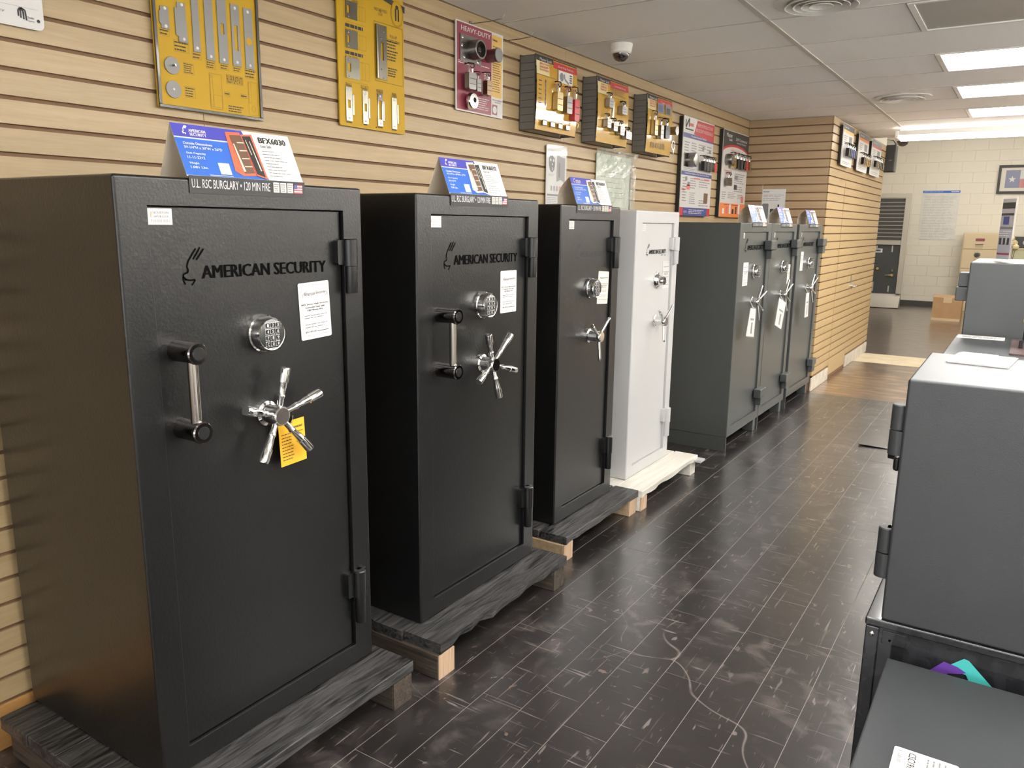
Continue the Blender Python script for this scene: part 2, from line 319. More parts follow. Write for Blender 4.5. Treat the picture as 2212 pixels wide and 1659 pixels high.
class Sheet:
    """printed flat things: collects flat shapes by (part name, material), builds one part for each"""
    def __init__(s, F): s.F = F; s.g = {}
    def mb(s, part, m): return s.g.setdefault((part, m.name), (MB(), m))[0]
    def rect(s, part, m, x0, y0, x1, y1, lay=1): s.mb(part, m).rect(s.F, x0, y0, x1, y1, 0.0006*lay); return s
    def poly(s, part, m, pts, lay=1): s.mb(part, m).poly(s.F, pts, 0.0006*lay); return s
    def disc(s, part, m, cx, cy, r, lay=1, n=20, ry=None):
        s.mb(part, m).poly(s.F, [(cx+r*math.cos(2*math.pi*i/n), cy+(ry or r)*math.sin(2*math.pi*i/n)) for i in range(n)], 0.0006*lay); return s
    def ring(s, part, m, x0, y0, x1, y1, t, lay=2):
        s.rect(part, m, x0, y0, x1, y0+t, lay); s.rect(part, m, x0, y1-t, x1, y1, lay); s.rect(part, m, x0, y0, x0+t, y1, lay); s.rect(part, m, x1-t, y0, x1, y1, lay); return s
    def text(s, part, m, t, x0, y0, x1, y1, lay=2, bold=0.02, shear=0.0): s.mb(part, m).text(s.F, t, x0, y0, x1, y1, 0.0006*lay, bold, shear); return s
    def lines(s, part, m, x0, y0, x1, y1, n, fill=0.45, lay=2, ragged=0.25, seed=1):
        rn = random.Random(seed); p = (y1-y0)/n
        for i in range(n):
            xe = x1-(x1-x0)*ragged*rn.random(); yb = y1-(i+0.5)*p; x = x0
            while x < xe-1e-6:                       # words of print
                wl = min((x1-x0)*(0.10+0.16*rn.random()), xe-x); s.rect(part, m, x, yb-p*fill/2, x+wl, yb+p*fill/2, lay); x += wl+(x1-x0)*0.03
        return s
    def stroke(s, part, m, pts, t, lay=2):
        mb = s.mb(part, m)
        for (xa, ya), (xb, yb) in zip(pts, pts[1:]):
            L = math.hypot(xb-xa, yb-ya) or 1e-9; nx, ny = -(yb-ya)/L*t/2, (xb-xa)/L*t/2
            mb.poly(s.F, [(xa+nx, ya+ny), (xa-nx, ya-ny), (xb-nx, yb-ny), (xb+nx, yb+ny)], 0.0006*lay)
        return s
    def done(s, parent):
        for (part, mn), (mb, m) in s.g.items():
            if mb.v: mb.build(part, m, parent, smooth=False, kind='stuff' if part.endswith('_print') or part in ('drawing', 'caption_box', 'rack_lettering', 'card_list', 'key_drawing', 'foot_picture', 'product_picture', 'band_lettering', 'red_lettering', 'heading_lettering', 'board_lettering', 'label_lettering', 'sign_lettering', 'card_text', 'card_spec') else None)
def rrect(x0, y0, x1, y1, r, n=4):
    P = []
    for cx, cy, a in ((x1-r, y0+r, -90), (x1-r, y1-r, 0), (x0+r, y1-r, 90), (x0+r, y0+r, 180)):
        for i in range(n+1): t = math.radians(a+90*i/n); P.append((cx+r*math.cos(t), cy+r*math.sin(t)))
    return P
EAGLE = [[(0.20, 0.22), (0.0, 0.42), (0.06, 0.55), (0.30, 0.62), (0.34, 0.78), (0.26, 0.9), (0.36, 1.2), (0.62, 1.55), (0.86, 1.86)],
         [(0.66, 1.30), (0.92, 1.62), (1.12, 1.92)], [(0.86, 1.26), (1.12, 1.56), (1.34, 1.84)],
         [(0.0, 0.42), (0.02, 0.18), (0.12, 0.0)], [(0.10, 0.26), (0.40, 0.20), (0.72, 0.22), (0.58, 0.02), (0.48, -0.06)]]
def eagle(sh, part, m, x, y, s, t, lay=2):
    for st in EAGLE: sh.stroke(part, m, [(x+a*s, y+b*s) for a, b in st], t, lay)

# ================================================================== SETTING
CEIL = 2.53; YB = -4.0; XR = 5.5; YCE = 9.72; YFAR = 18.1; BX = 0.7615; RY = 7.737; BOXEND = 10.78
GP, G0, GH = 0.0747, 0.2185, 0.0055
ROWS = [(0.149, G0-GH)] + [(G0+GP*k+GH, G0+GP*(k+1)-GH) for k in range(30)] + [(G0+GP*30+GH, CEIL-0.002)]
def slat_bank(root, F, segs, m, rows, name='slat', t=0.010):
    """boards of a slat wall: every board its own object, mesh shared by length"""
    cache = {}
    for z0, z1 in rows:
        for a, b in segs:
            k = (round(b-a, 4), round(z1-z0, 4))
            if k not in cache:
                G = Frame((0, 0, 0), F.r, F.u)
                o = MB().fbox(G, 0.0006, 0, b-a-0.0006, z1-z0, -t, 0).build(name, m, None, bevel=0.0012, seg=1)
                o.parent = root; cache[k] = o
            else:
                o = inst(cache[k], root, (0, 0, 0), name)
            o.location = F.p(a, z0) - Vector(root.location)
wl = thing('wall_left', 'long maple slat wall behind the row of gun safes', 'wall', (0, 0, 0), kind='structure')
MB().box(-0.12, YB, 0, -0.010, RY+0.03, CEIL).build('wall_backing', M_groove, wl)
slat_bank(wl, frame_x(0, 0, 0), [(YB, -0.71), (-0.71, 1.73), (1.73, 4.17), (4.17, 6.61), (6.61, RY)], M_slat, ROWS)
bb = MB().box(-0.006, YB, 0, 0.004, RY, 0.140).build('baseboard_left', M_basewood, None, bevel=0.002); tag(bb, 'orange wooden baseboard under the slat wall behind the safes', 'baseboard', kind='structure')
wr = thing('wall_return', 'short slat wall turning out from the corner behind the grey safes', 'wall', (0, RY, 0), kind='structure')
MB().box(0.0, RY+0.010, 0, BX-0.010, RY+0.08, CEIL).build('wall_backing', M_groove, wr)
slat_bank(wr, frame_my(0, RY, 0), [(0.0, BX-0.011)], M_slatx, ROWS)
wb = thing('wall_box', 'yellow maple slat wall with a hidden door, beside the aisle', 'wall', (BX, RY, 0), kind='structure')
MB().box(BX-0.10, RY+0.005, 0.0, BX-0.010, BOXEND, 3.6).build('wall_backing', M_groove, wb)
D0, D1, DT = 8.50, 9.36, 2.045
low = [r for r in ROWS if r[1] < DT+0.01]; high = [r for r in ROWS if r[1] >= DT+0.01]
FB = frame_x(BX, 0, 0)
slat_bank(wb, FB, [(RY, D0), (D1, BOXEND)], M_slatbox, low)
slat_bank(wb, FB, [(RY, BOXEND)], M_slatbox, high)
MB().box(BX-0.1, YCE, CEIL, BX, BOXEND, 3.6).build('upper_wall', M_paint, wb)
dr = thing('door_1', 'slat faced hidden door with lever handle, set flush in the yellow slat wall', 'door', (BX, D0, 0), kind='structure')
MB().box(BX-0.05, D0+0.004, 0.03, BX-0.0095, D1-0.004, DT+0.03).build('door_leaf', M_groove, dr)
slat_bank(dr, frame_x(BX+0.002, 0, 0), [(D0+0.003, D1-0.003)], M_slatbox, [(0.04, low[0][1])] + low[1:])
hd = MB(); hp = Vector((BX+0.002, 9.28, 0.925))
hd.lathe(hp, (1, 0, 0), [(0, 0.036), (0.012, 0.036), (0.018, 0.026), (0.02, 0.013), (0.06, 0.012)])
hd.tube([hp+Vector((0.058, 0.006, 0)), hp+Vector((0.062, -0.03, 0.0)), hp+Vector((0.058, -0.09, -0.004)), hp+Vector((0.05, -0.12, -0.002))], 0.010, 10)
hd.build('door_handle', M_chrome, dr)
MB().prism(frame_x(BX+0.003, 9.28, 0.96), [(-0.02, 0), (0.02, 0), (0.012, 0.05), (0, 0.085), (-0.012, 0.05)], 0, 0.004).build('escutcheon', M_satin, dr)
sk = MB().box(BX-0.008, RY-0.002, 0, BX+0.006, D0-0.02, 0.125).build('baseboard_box', M_dirtywhite, None, bevel=0.002); tag(sk, 'scuffed white baseboard under the yellow slat wall before the hidden door', 'baseboard', kind='structure')
sk = MB().box(BX-0.008, D1+0.03, 0, BX+0.006, BOXEND, 0.125).build('baseboard_box_end', M_dirtywhite, None, bevel=0.002); tag(sk, 'chipped white baseboard under the slat wall past the hidden door', 'baseboard', kind='structure')

# ---- floor
PX0, PX1, PY0, PY1 = 0.098, 2.687, 0.565, 7.70
fl = MB()
for a in ((0.0, YB, PX0, PY1), (PX1, YB, XR, PY1), (PX0, YB, PX1, PY0)): fl.box(a[0], a[1], -0.06, a[2], a[3], 0.0)
fl = fl.build('floor', M_floor); tag(fl, 'scuffed dark brown vinyl plank floor of the aisle', 'floor', kind='structure')
MB().box(PX0, PY0, -0.06, PX1, PY1, -0.0007).build('floor_bed', M_bed, fl)
PW, PL = 0.1523, 0.9144; src = {}
def plank(x, y0, y1):
    k = round(y1-y0, 3)
    if k not in src:
        src[k] = MB().box(0.0010, 0.0010, -0.0035, PW-0.0010, y1-y0-0.0010, 0.0).build('plank', M_floor, None, bevel=0.0006, seg=1); o = src[k]; o.parent = fl
    else: o = inst(src[k], fl, (0, 0, 0), 'plank')
    o.location = (x, y0, 0)
for i in range(17):
    x = PX0+i*PW; off = 2.400 if i % 2 == 1 else 1.9355
    y = off-PL*4
    while y < PY1:
        a, b = max(y, PY0), min(y+PL, PY1)
        if b-a > 0.03: plank(x, a, b)
        y += PL
f2 = MB().box(BX-0.1, PY1, -0.06, XR, 9.905, -0.002).build('floor_worn', M_worn); tag(f2, 'worn brown bare patch of floor past the end of the dark planks', 'floor', kind='structure')
f3 = MB().box(BX-0.1, 9.905, -0.06, XR, 10.64, 0.0).build('floor_threshold', M_strip); tag(f3, 'cream painted strip across the floor by the slat wall end', 'floor', kind='structure')
f4 = MB().box(-1.6, 10.64, -0.06, XR, YFAR+0.2, 0.0).build('floor_rear', M_rear); tag(f4, 'glossy brown floor of the back room', 'floor', kind='structure')
f5 = MB().box(-0.12, PY1, -0.06, BX-0.1, 10.64, -0.001).build('floor_under_box', M_bed); tag(f5, 'hidden floor inside the slat box', 'floor', kind='structure')

# ---- ceiling: tiles and tees
ce = thing('ceiling', 'suspended ceiling of speckled cream tiles', 'ceiling', (0, 0, CEIL), kind='structure')
TY = [3.485+0.6115*k for k in range(-13, 11)] ; TY = [y for y in TY if y < YCE] + [YCE]; TY[0] = YB
LIT = {round(5.3195, 2), round(6.5425, 2), round(7.7655, 2)}
tsrc = {}
def tile(x0, x1, y0, y1):
    k = (round(x1-x0, 3), round(y1-y0, 3))
    if k not in tsrc:
        o = MB().box(0.004, 0.004, 0.001, x1-x0-0.004, y1-y0-0.004, 0.016).build('ceiling_tile', M_tile, None, bevel=0.002, seg=1); o.parent = ce; tsrc[k] = o
    else: o = inst(tsrc[k], ce, (0, 0, 0), 'ceiling_tile')
    o.location = (x0, y0, 0.0)
tees = MB(); lights = []
for r in range(len(TY)-1):
    y0, y1 = TY[r], TY[r+1]; idx = r-13
    full = y1-y0 > 0.5
    has = (idx % 2 == 1) and full and -6 <= idx <= 8      # rows that hold a lamp column
    tile(0.0, 1.165, y0, y1)
    if has:
        tile(1.165, 1.775, y0, y1); lights.append((1.775, 2.995, y0, y1, idx)); tile(2.995, 4.215, y0, y1)
        lights.append((4.215, 5.435, y0, y1, idx))
    else:
        tile(1.165, 2.385, y0, y1); tile(2.385, 3.605, y0, y1); tile(3.605, 4.825, y0, y1); tile(4.825, XR, y0, y1)
    o = MB().box(0, y0-0.006, CEIL-0.0015, XR, y0+0.006, CEIL+0.004).build('cross_tee', M_tee, ce)
for x in (1.165, 3.605):
    MB().box(x-0.013, YB, CEIL-0.004, x+0.013, YCE, CEIL+0.006).build('main_tee', M_tee, ce)
MB().box(0.0, YB, CEIL-0.003, 0.014, RY, CEIL+0.006).build('wall_angle', M_angle, ce); MB().box(0.0, RY-0.014, CEIL-0.003, BX, RY, CEIL+0.006).build('wall_angle', M_angle, ce)
MB().box(-0.1, YB, CEIL+0.018, XR, YCE, CEIL+0.05).build('deck_above', M_tee, ce)
sf = MB().box(-0.1, YCE, CEIL-0.002, XR, YCE+0.06, 3.62).build('wall_soffit', M_paint); tag(sf, 'painted drop from the tiled ceiling up to the back room ceiling', 'wall', kind='structure')
cr = MB().box(-1.7, YCE, 3.6, XR, YFAR+0.2, 3.7).build('ceiling_rear', M_white); tag(cr, 'high painted ceiling of the back room', 'ceiling', kind='structure')
# ---- other walls
wf = thing('wall_far', 'cream painted concrete block wall at the end of the back room', 'wall', (0, YFAR, 0), kind='structure')
MB().box(-1.7, YFAR+0.004, 0, XR, YFAR+0.2, 3.7).build('wall_backing', M_paint, wf)
BW, BH = 0.406, 0.2035; bsrc = None
for r in range(17):
    for c in range(9):
        x = -0.75+c*BW+(BW/2 if r % 2 else 0); z = 0.0+r*BH
        if bsrc is None:
            G = Frame((0, 0, 0), (1, 0, 0), (0, 0, 1)); bsrc = MB().fbox(G, 0.003, 0.003, BW-0.003, BH-0.003, -0.01, 0.001).build('block', M_block, None, bevel=0.0025, seg=1); o = bsrc; o.parent = wf
        else: o = inst(bsrc, wf, (0, 0, 0), 'block')
        o.location = (x, 0, z)
for nm, lb, b in (('wall_right', 'plain cream wall along the far side of the shop', (XR, YB, 0, XR+0.1, YFAR+0.2, 3.7)),
                  ('wall_rear', 'plain cream wall behind the photographer', (-0.12, YB-0.1, 0, XR, YB, CEIL+0.05)),
                  ('wall_rear_left', 'plain cream side wall of the back room', (-1.7, BOXEND, 0, -1.6, YFAR+0.2, 3.7)),
                  ('wall_box_end', 'plain cream end of the slat box toward the back room', (-1.7, BOXEND-0.1, 0, BX-0.10, BOXEND, 3.7))):
    tag(MB().box(*b).build(nm, M_white if nm in ('wall_right', 'wall_rear') else M_paint), lb, 'wall', kind='structure')
b3 = MB().box(-1.6, YFAR-0.018, 0, XR, YFAR-0.006, 0.10).build('baseboard_far', M_dkbase); tag(b3, 'dark rubber baseboard along the cream block wall', 'baseboard', kind='structure')

# ---- unseen glowing windows added behind the camera as fill light
for k, wx in enumerate((0.9, 2.3, 3.7)):
    t = thing('window_%d' % (k+1), 'daylit shop window pane in the wall behind the camera', 'window', (wx+.6, YB, .5), kind='structure')
    for b_ in ((wx, .50, wx+1.2, .56), (wx, 2.24, wx+1.2, 2.30), (wx, .56, wx+.06, 2.24), (wx+1.14, .56, wx+1.2, 2.24)): MB().fbox(Frame((0, YB, 0), (-1, 0, 0), (0, 0, 1)), -b_[2], b_[1], -b_[0], b_[3], 0, .05).build('window_frame', M_alu, t)
    MB().fbox(Frame((0, YB, 0), (-1, 0, 0), (0, 0, 1)), -(wx+1.14), .56, -(wx+.06), 2.24, .002, .010).build('fill_pane', M_dayfill, t)
# ---- ceiling lamps
NEARLAB = {-5: 'well behind the camera', -3: 'behind the camera', -1: 'over the aisle start', 1: 'dark'}
for x0, x1, y0, y1, idx in lights:
    on = not (idx == 1 and x0 < 2)
    where = {3: 'third row back from the strip light', 5: 'row between two others', 7: 'row nearest the strip light'}.get(idx)
    col = 'aisle side' if x0 < 2 else 'over the far counter side'
    if not on: lab = 'unlit recessed fluorescent ceiling light with dull grey diffuser'
    elif x0 < 2 and idx == 3: lab = 'lit recessed ceiling light next to the unlit grey one'
    elif x0 < 2 and idx == 5: lab = 'lit recessed ceiling light, middle of three lit ones over the aisle'
    elif x0 < 2 and idx == 7: lab = 'lit recessed ceiling light closest to the hanging fluorescent strip'
    else: lab = 'lit recessed fluorescent ceiling light over the near part of the shop'
    t = thing('ceiling_light', lab, 'ceiling light', ((x0+x1)/2, (y0+y1)/2, CEIL), 'recessed fluorescent ceiling lights')
    fr = MB(); e = 0.03
    for b in ((x0+.004, y0+.008, x1-.004, y0+e), (x0+.004, y1-e, x1-.004, y1-.008), (x0+.004, y0+e, x0+e, y1-e), (x1-e, y0+e, x1-.004, y1-e)): fr.box(b[0], b[1], CEIL-0.006, b[2], b[3], CEIL+0.014)
    fr.build('frame', M_white, t)
    MB().box(x0+e, y0+e, CEIL+0.000, x1-e, y1-e, CEIL+0.010).build('diffuser', M_diff if on else M_diffoff, t)
# hanging strip fixture at the ceiling end
t = thing('strip_light', 'long bare fluorescent strip light hung at the ceiling edge', 'strip light', (2.3, 8.95, 2.43))
MB().box(1.13, 8.85, 2.452, 3.55, 9.05, 2.498).build('housing', M_white, t, bevel=0.004)
MB().box(1.115, 8.84, 2.432, 1.145, 9.06, 2.490).build('end_cap', M_white, t, bevel=0.004); MB().box(3.535, 8.84, 2.432, 3.565, 9.06, 2.490).build('end_cap', M_white, t, bevel=0.004)
lm = MB(); lm.lathe((1.15, 8.95, 2.464), (1, 0, 0), [(0, 0.05), (0.01, 0.062), (2.37, 0.062), (2.38, 0.05)], 20); lm.build('lamp_tube', M_diff, t)
for xs in (1.35, 2.3, 3.3): MB().tube([(xs, 8.95, 2.498), (xs, 8.95, CEIL-.005)], .004, 6).build('hanger', M_satin, t)
for yy in (-1.6, 0.9, 3.4, 5.9, 8.4):  # added strips out of view, hung low to bounce light onto the ceiling
    t = thing('fill_strip_light', 'bare fluorescent strip light hung low over the counter side', 'strip light', (3.95, yy, 2.38), 'bare strip lights over the counter side')
    MB().box(3.2, yy-.06, 2.36, 4.7, yy+.06, 2.385).build('housing', M_white, t); MB().lathe((3.22, yy-.045, 2.40), (1, 0, 0), [(0, .019), (1.46, .019)], 14).build('lamp_tube', M_filltube, t); MB().lathe((3.22, yy+.045, 2.40), (1, 0, 0), [(0, .019), (1.46, .019)], 14).build('lamp_tube', M_filltube, t)
    for xs in (3.4, 4.5): MB().tube([(xs, yy, 2.385), (xs, yy, CEIL-.002)], .003, 6).build('hanger', M_satin, t)
for (xx, yy) in ((1.0, 11.6), (3.4, 11.6), (0.0, 14.0), (2.4, 14.0), (4.6, 14.0), (1.2, 16.2), (3.6, 16.2)):  # added strips out of view that brighten the back room
    t = thing('rear_fill_light', 'fluorescent strip light on the high back room ceiling', 'strip light', (xx, yy, 3.6), 'strip lights of the back room')
    MB().box(xx-0.61, yy-0.09, 3.53, xx+0.61, yy+0.09, 3.599).build('housing', M_white, t)
    MB().box(xx-0.60, yy-0.085, 3.50, xx+0.60, yy+0.085, 3.528).build('lamp_tube', M_rearfill, t)
# round air diffusers
for (u, v), lab in (((1775, 3), 'round white ceiling air vent next to the unlit ceiling light'), ((1950, 210), 'round ceiling air vent beside the lit ceiling lights, with a bent rim')):
    c = PZ(u, v, CEIL); t = thing('ceiling_vent', lab, 'air vent', (c.x, c.y, CEIL), 'round ceiling vents')
    MB().lathe((c.x, c.y, CEIL), (0, 0, -1), [(0, 0.20), (0.006, 0.205), (0.010, 0.17), (0.004, 0.15)], 32, cap1=False).build('rim', M_white, t)
    MB().lathe((c.x, c.y, CEIL-0.002), (0, 0, -1), [(0, 0.15), (0.001, 0.149)], 32).build('throat', M_tee, t)
    for r in (0.135, 0.10, 0.065, 0.03):
        MB().lathe((c.x, c.y, CEIL-0.003), (0, 0, -1), [(0, r), (0.018, r+0.022), (0.020, r+0.020), (0.002, r-0.004)], 32, False, False).build('louvre', M_white, t)

# ================================================================== SAFES ALONG THE SLAT WALL
def weigh(o, inner, root):
    """full bevel on the outer edges, a small one round the door opening"""
    me = o.data; at = me.attributes.new('bevel_weight_edge', 'FLOAT', 'EDGE'); o0 = origin_of(root); I = [Vector(p)-o0 for p in inner]
    isin = [any((v.co-p).length < 1e-5 for p in I) for v in me.vertices]
    for e in me.edges: at.data[e.index].value = 0.10 if (isin[e.vertices[0]] or isin[e.vertices[1]]) else 1.0
    o.modifiers['bevel'].limit_method = 'WEIGHT'
def safe_body(root, x, y0, w, z0, h, depth, door, paint, rec=0.012, bev=0.008):
    """steel box with a recessed door opening; door = (ya, yb, za, zb)"""
    ya, yb, za, zb = door; b = x-depth; i = x-0.05
    V = [(x, y0, z0), (x, y0+w, z0), (x, y0+w, z0+h), (x, y0, z0+h), (x, ya, za), (x, yb, za), (x, yb, zb), (x, ya, zb),
         (i, ya, za), (i, yb, za), (i, yb, zb), (i, ya, zb), (b, y0, z0), (b, y0+w, z0), (b, y0+w, z0+h), (b, y0, z0+h)]
    Fc = [(0, 1, 5, 4), (1, 2, 6, 5), (2, 3, 7, 6), (3, 0, 4, 7), (4, 5, 9, 8), (5, 6, 10, 9), (6, 7, 11, 10), (7, 4, 8, 11), (8, 9, 10, 11),
          (0, 12, 13, 1), (1, 13, 14, 2), (2, 14, 15, 3), (3, 15, 12, 0), (12, 15, 14, 13)]
    weigh(MB().add(V, Fc).build('body', paint, root, bevel=bev, seg=3, smooth=False), V[4:12], root)
    g = 0.002
    return MB().box(x-0.045, ya+0.0005, za+g, x-rec, yb-0.004, zb-g).build('door', paint, root, bevel=0.002, seg=2)
def barrel_hinge(root, x, y, z0, z1, paint, r=0.021):
    """weld-on barrel hinge: leaf plate, upper knuckle, narrower pin below"""
    o = MB(); zm = z0+(z1-z0)*0.50
    o.lathe((x+0.012, y, zm), (0, 0, 1), [(0, r), (z1-zm-0.003, r), (z1-zm, r-0.003)], 24)
    hg = o.build('hinge', paint, root)
    MB().lathe((x+0.012, y+0.002, z0), (0, 0, 1), [(0, r*0.80), (0.003, r*0.84), (zm-z0-0.0015, r*0.84)], 24).build('pin', paint, hg)
    MB().prism(frame_x(x-0.012, y-0.045, zm+0.004), rrect(0, 0, 0.045, z1-zm-0.008, 0.006), 0, 0.020).build('leaf', paint, hg)
    MB().box(x-0.002, y-0.004, zm, x+0.012, y+0.030, z1).build('block', paint, hg, bevel=0.002)
    return hg
def box_hinge(root, x, y, z0, z1, paint, w=0.155):
    zm = z0+(z1-z0)*0.50
    hg = MB().box(x-0.003, y-w*0.55, zm, x+0.050, y+w*0.45, z1).build('hinge', paint, root, bevel=0.006)
    MB().box(x-0.003, y-w*0.20, z0, x+0.040, y+w*0.42, zm-0.002).build('pin', paint, hg, bevel=0.006)
    return hg
def keypad(root, x, y, z, r=0.047, dep=0.042):
    k = MB().lathe((x, y, z), (1, 0, 0), [(0, r*1.04), (0.010, r*1.06), (0.013, r*0.99), (dep-0.006, r*0.96), (dep, r*0.90), (dep-0.001, r*0.84)], 40).build('keypad', M_chrome, root)
    MB().lathe((x+dep-0.004, y, z), (1, 0, 0), [(0, r*0.84), (0.004, r*0.84), (0.005, r*0.80)], 36).build('face', M_satin2, k)
    chars = ['1', '2', '3', '4', '5', '6', '7', '8', '9', 'C', '0', '#']
    F = frame_x(x+dep+0.001, y, z); ct = MB(); lt = MB()
    kw, px, pz = 0.0115, 0.0165, 0.0165
    for i, c in enumerate(chars):
        cx = (i % 3-1)*px; cz = (1.5-i//3)*pz
        MB().prism(F, rrect(cx-kw/2, cz-kw/2, cx+kw/2, cz+kw/2, 0.002, 2), -0.001, 0.0025).build('key', M_blk, k, smooth=False)
        lt.rect(F, cx-kw/2-0.0012, cz-kw/2-0.0012, cx+kw/2+0.0012, cz+kw/2+0.0012, 0.0004)
        ct.text(F, c, cx-0.0026, cz-0.004, cx+0.0026, cz+0.004, 0.0029, 0.03)
    lt.build('key_surround', M_paper, k, smooth=False); ct.build('key_digits', M_paper, k, smooth=False)
    mk = MB(); mk.rect(F, -0.014, -r*0.80, 0.014, -r*0.76, 0.0005); mk.build('lock_print', M_paper, k, smooth=False)
    return k
M_satin2 = mat('keypad_face', (0.10, 0.105, 0.10), 0.25, 0.6)
def dial(root, x, y, z, r=0.045):
    k = MB().lathe((x, y, z), (1, 0, 0), [(0, r), (0.006, r), (0.012, r*0.80), (0.020, r*0.74), (0.024, r*0.62), (0.046, r*0.56), (0.052, r*0.50)], 36).build('dial', M_chrome, root)
    MB().lathe((x+0.050, y, z), (1, 0, 0), [(0, r*0.50), (0.003, r*0.46)], 30).build('dial_face', M_blk, k)
    F = frame_x(x+0.0536, y, z); d = MB()
    for a in range(0, 360, 36):
        t = math.radians(a); d.poly(F, [(r*.40*math.cos(t)-.0008, r*.40*math.sin(t)-.001), (r*.40*math.cos(t)+.0008, r*.40*math.sin(t)-.001), (r*.40*math.cos(t), r*.40*math.sin(t)+.002)], 0)
    d.text(F, '0', -0.003, -0.004, 0.003, 0.004, 0); d.build('dial_marks', M_paper, k, smooth=False)
    MB().lathe((x, y, z+r*0.92), (1, 0, 0), [(0, 0.012), (0.010, 0.012), (0.012, 0.008)], 20).build('index_ring', M_chrome, k)
    return k
def spoke_handle(root, x, y, z, tips, prot=0.062, L=0.128, fat=True):
    """hub with turned chrome spokes; tips = angles in degrees seen from the front (0 = along +Y, 90 = up)"""
    hb = MB().lathe((x, y, z), (1, 0, 0), [(0, 0.034), (0.008, 0.034), (0.012, 0.026), (prot-0.022, 0.024), (prot-0.02, 0.027), (prot+0.006, 0.027), (prot+0.010, 0.024)], 32).build('handle_hub', M_chrome, root)
    MB().lathe((x+prot+0.0085, y, z), (1, 0, 0), [(0, 0.0235), (0.002, 0.022)], 30).build('hub_cap', M_dchrome if fat else M_chrome, hb)
    for a in tips:
        a, Ls = a if isinstance(a, tuple) else (a, L)
        t = math.radians(a); d = Vector((0.10, math.cos(t), math.sin(t))).normalized(); p0 = Vector((x+prot-0.008, y, z))
        if fat: prof = [(0.015, 0.0075), (Ls*0.35, 0.0082), (Ls*0.42, 0.0110), (Ls*0.46, 0.0085), (Ls*0.62, 0.0105), (Ls*0.70, 0.0112), (Ls*0.705, 0.0135), (Ls*0.97, 0.0140), (Ls, 0.0125)]
        else: prof = [(0.012, 0.0078), (Ls*0.84, 0.0078), (Ls*0.845, 0.0070), (Ls*0.87, 0.0070), (Ls*0.875, 0.0080), (Ls*0.985, 0.0080), (Ls, 0.0068)]
        MB().lathe(p0, d, prof, 20).build('spoke', M_chrome, hb)
    return hb
def pull_handle(root, x, y, za, zb, prot=0.072):
    ph = MB().cyl((x+prot-0.012, y, za), (x+prot-0.012, y, zb), 0.0130, n=24).build('pull_handle', mat('grey_chrome', (0.52, 0.49, 0.46), 0.12, 1.0), root)
    for z in (za, zb):
        p = MB().lathe((x, y, z), (1, 0, 0), [(0, 0.0255), (prot-0.004, 0.0255), (prot+0.004, 0.027), (prot+0.010, 0.027), (prot+0.013, 0.024)], 32).build('post', M_dchrome, ph)
    for z in (za, zb): MB().lathe((x+prot+0.0125, y, z), (1, 0, 0), [(0, 0.0165), (0.002, 0.0150)], 28).build('post_cap', M_blk, ph)
    return ph
def logo(root, x, ya, yb, zb, hgt, m, est=False, eag=None):
    sh = Sheet(frame_x(x+0.0004, 0, 0))
    sh.text('logo', m, 'AMERICAN SECURITY', ya, zb, yb, zb+hgt, 1, 0.045)
    e = eag or hgt*1.42
    eagle(sh, 'logo', m, ya-e*1.16, zb-hgt*0.35, e, hgt*0.13, 1)
    if est: sh.text('logo', m, 'EST. 1946', yb-(yb-ya)*0.28, zb-hgt*0.55, yb, zb-hgt*0.22, 1, 0.01)
    sh.done(root)
def shop_sticker(root, x, y, z, w=0.062, h=0.037, faint=False):
    s = MB().fbox(frame_x(x, y, z), 0, -h, w, 0, 0, 0.0004).build('sticker', M_paper, root, smooth=False)
    sh = Sheet(frame_x(x+0.0004, y, z-h)); ink = M_greyink
    sh.text('sticker_lettering', ink, 'HOUSTON', w*.22, h*.66, w*.86, h*.82, 1, 0.0); sh.text('sticker_lettering', ink, 'SAFE & LOCK', w*.24, h*.45, w*.86, h*.58, 1, 0.01)
    sh.text('sticker_lettering', ink, '713-522-5555', w*.12, h*.15, w*.90, h*.30, 1, 0.01); sh.stroke('sticker_lettering', M_gold, [(w*.13, h*.45), (w*.16, h*.80)], w*.03, 1)
    sh.done(s)
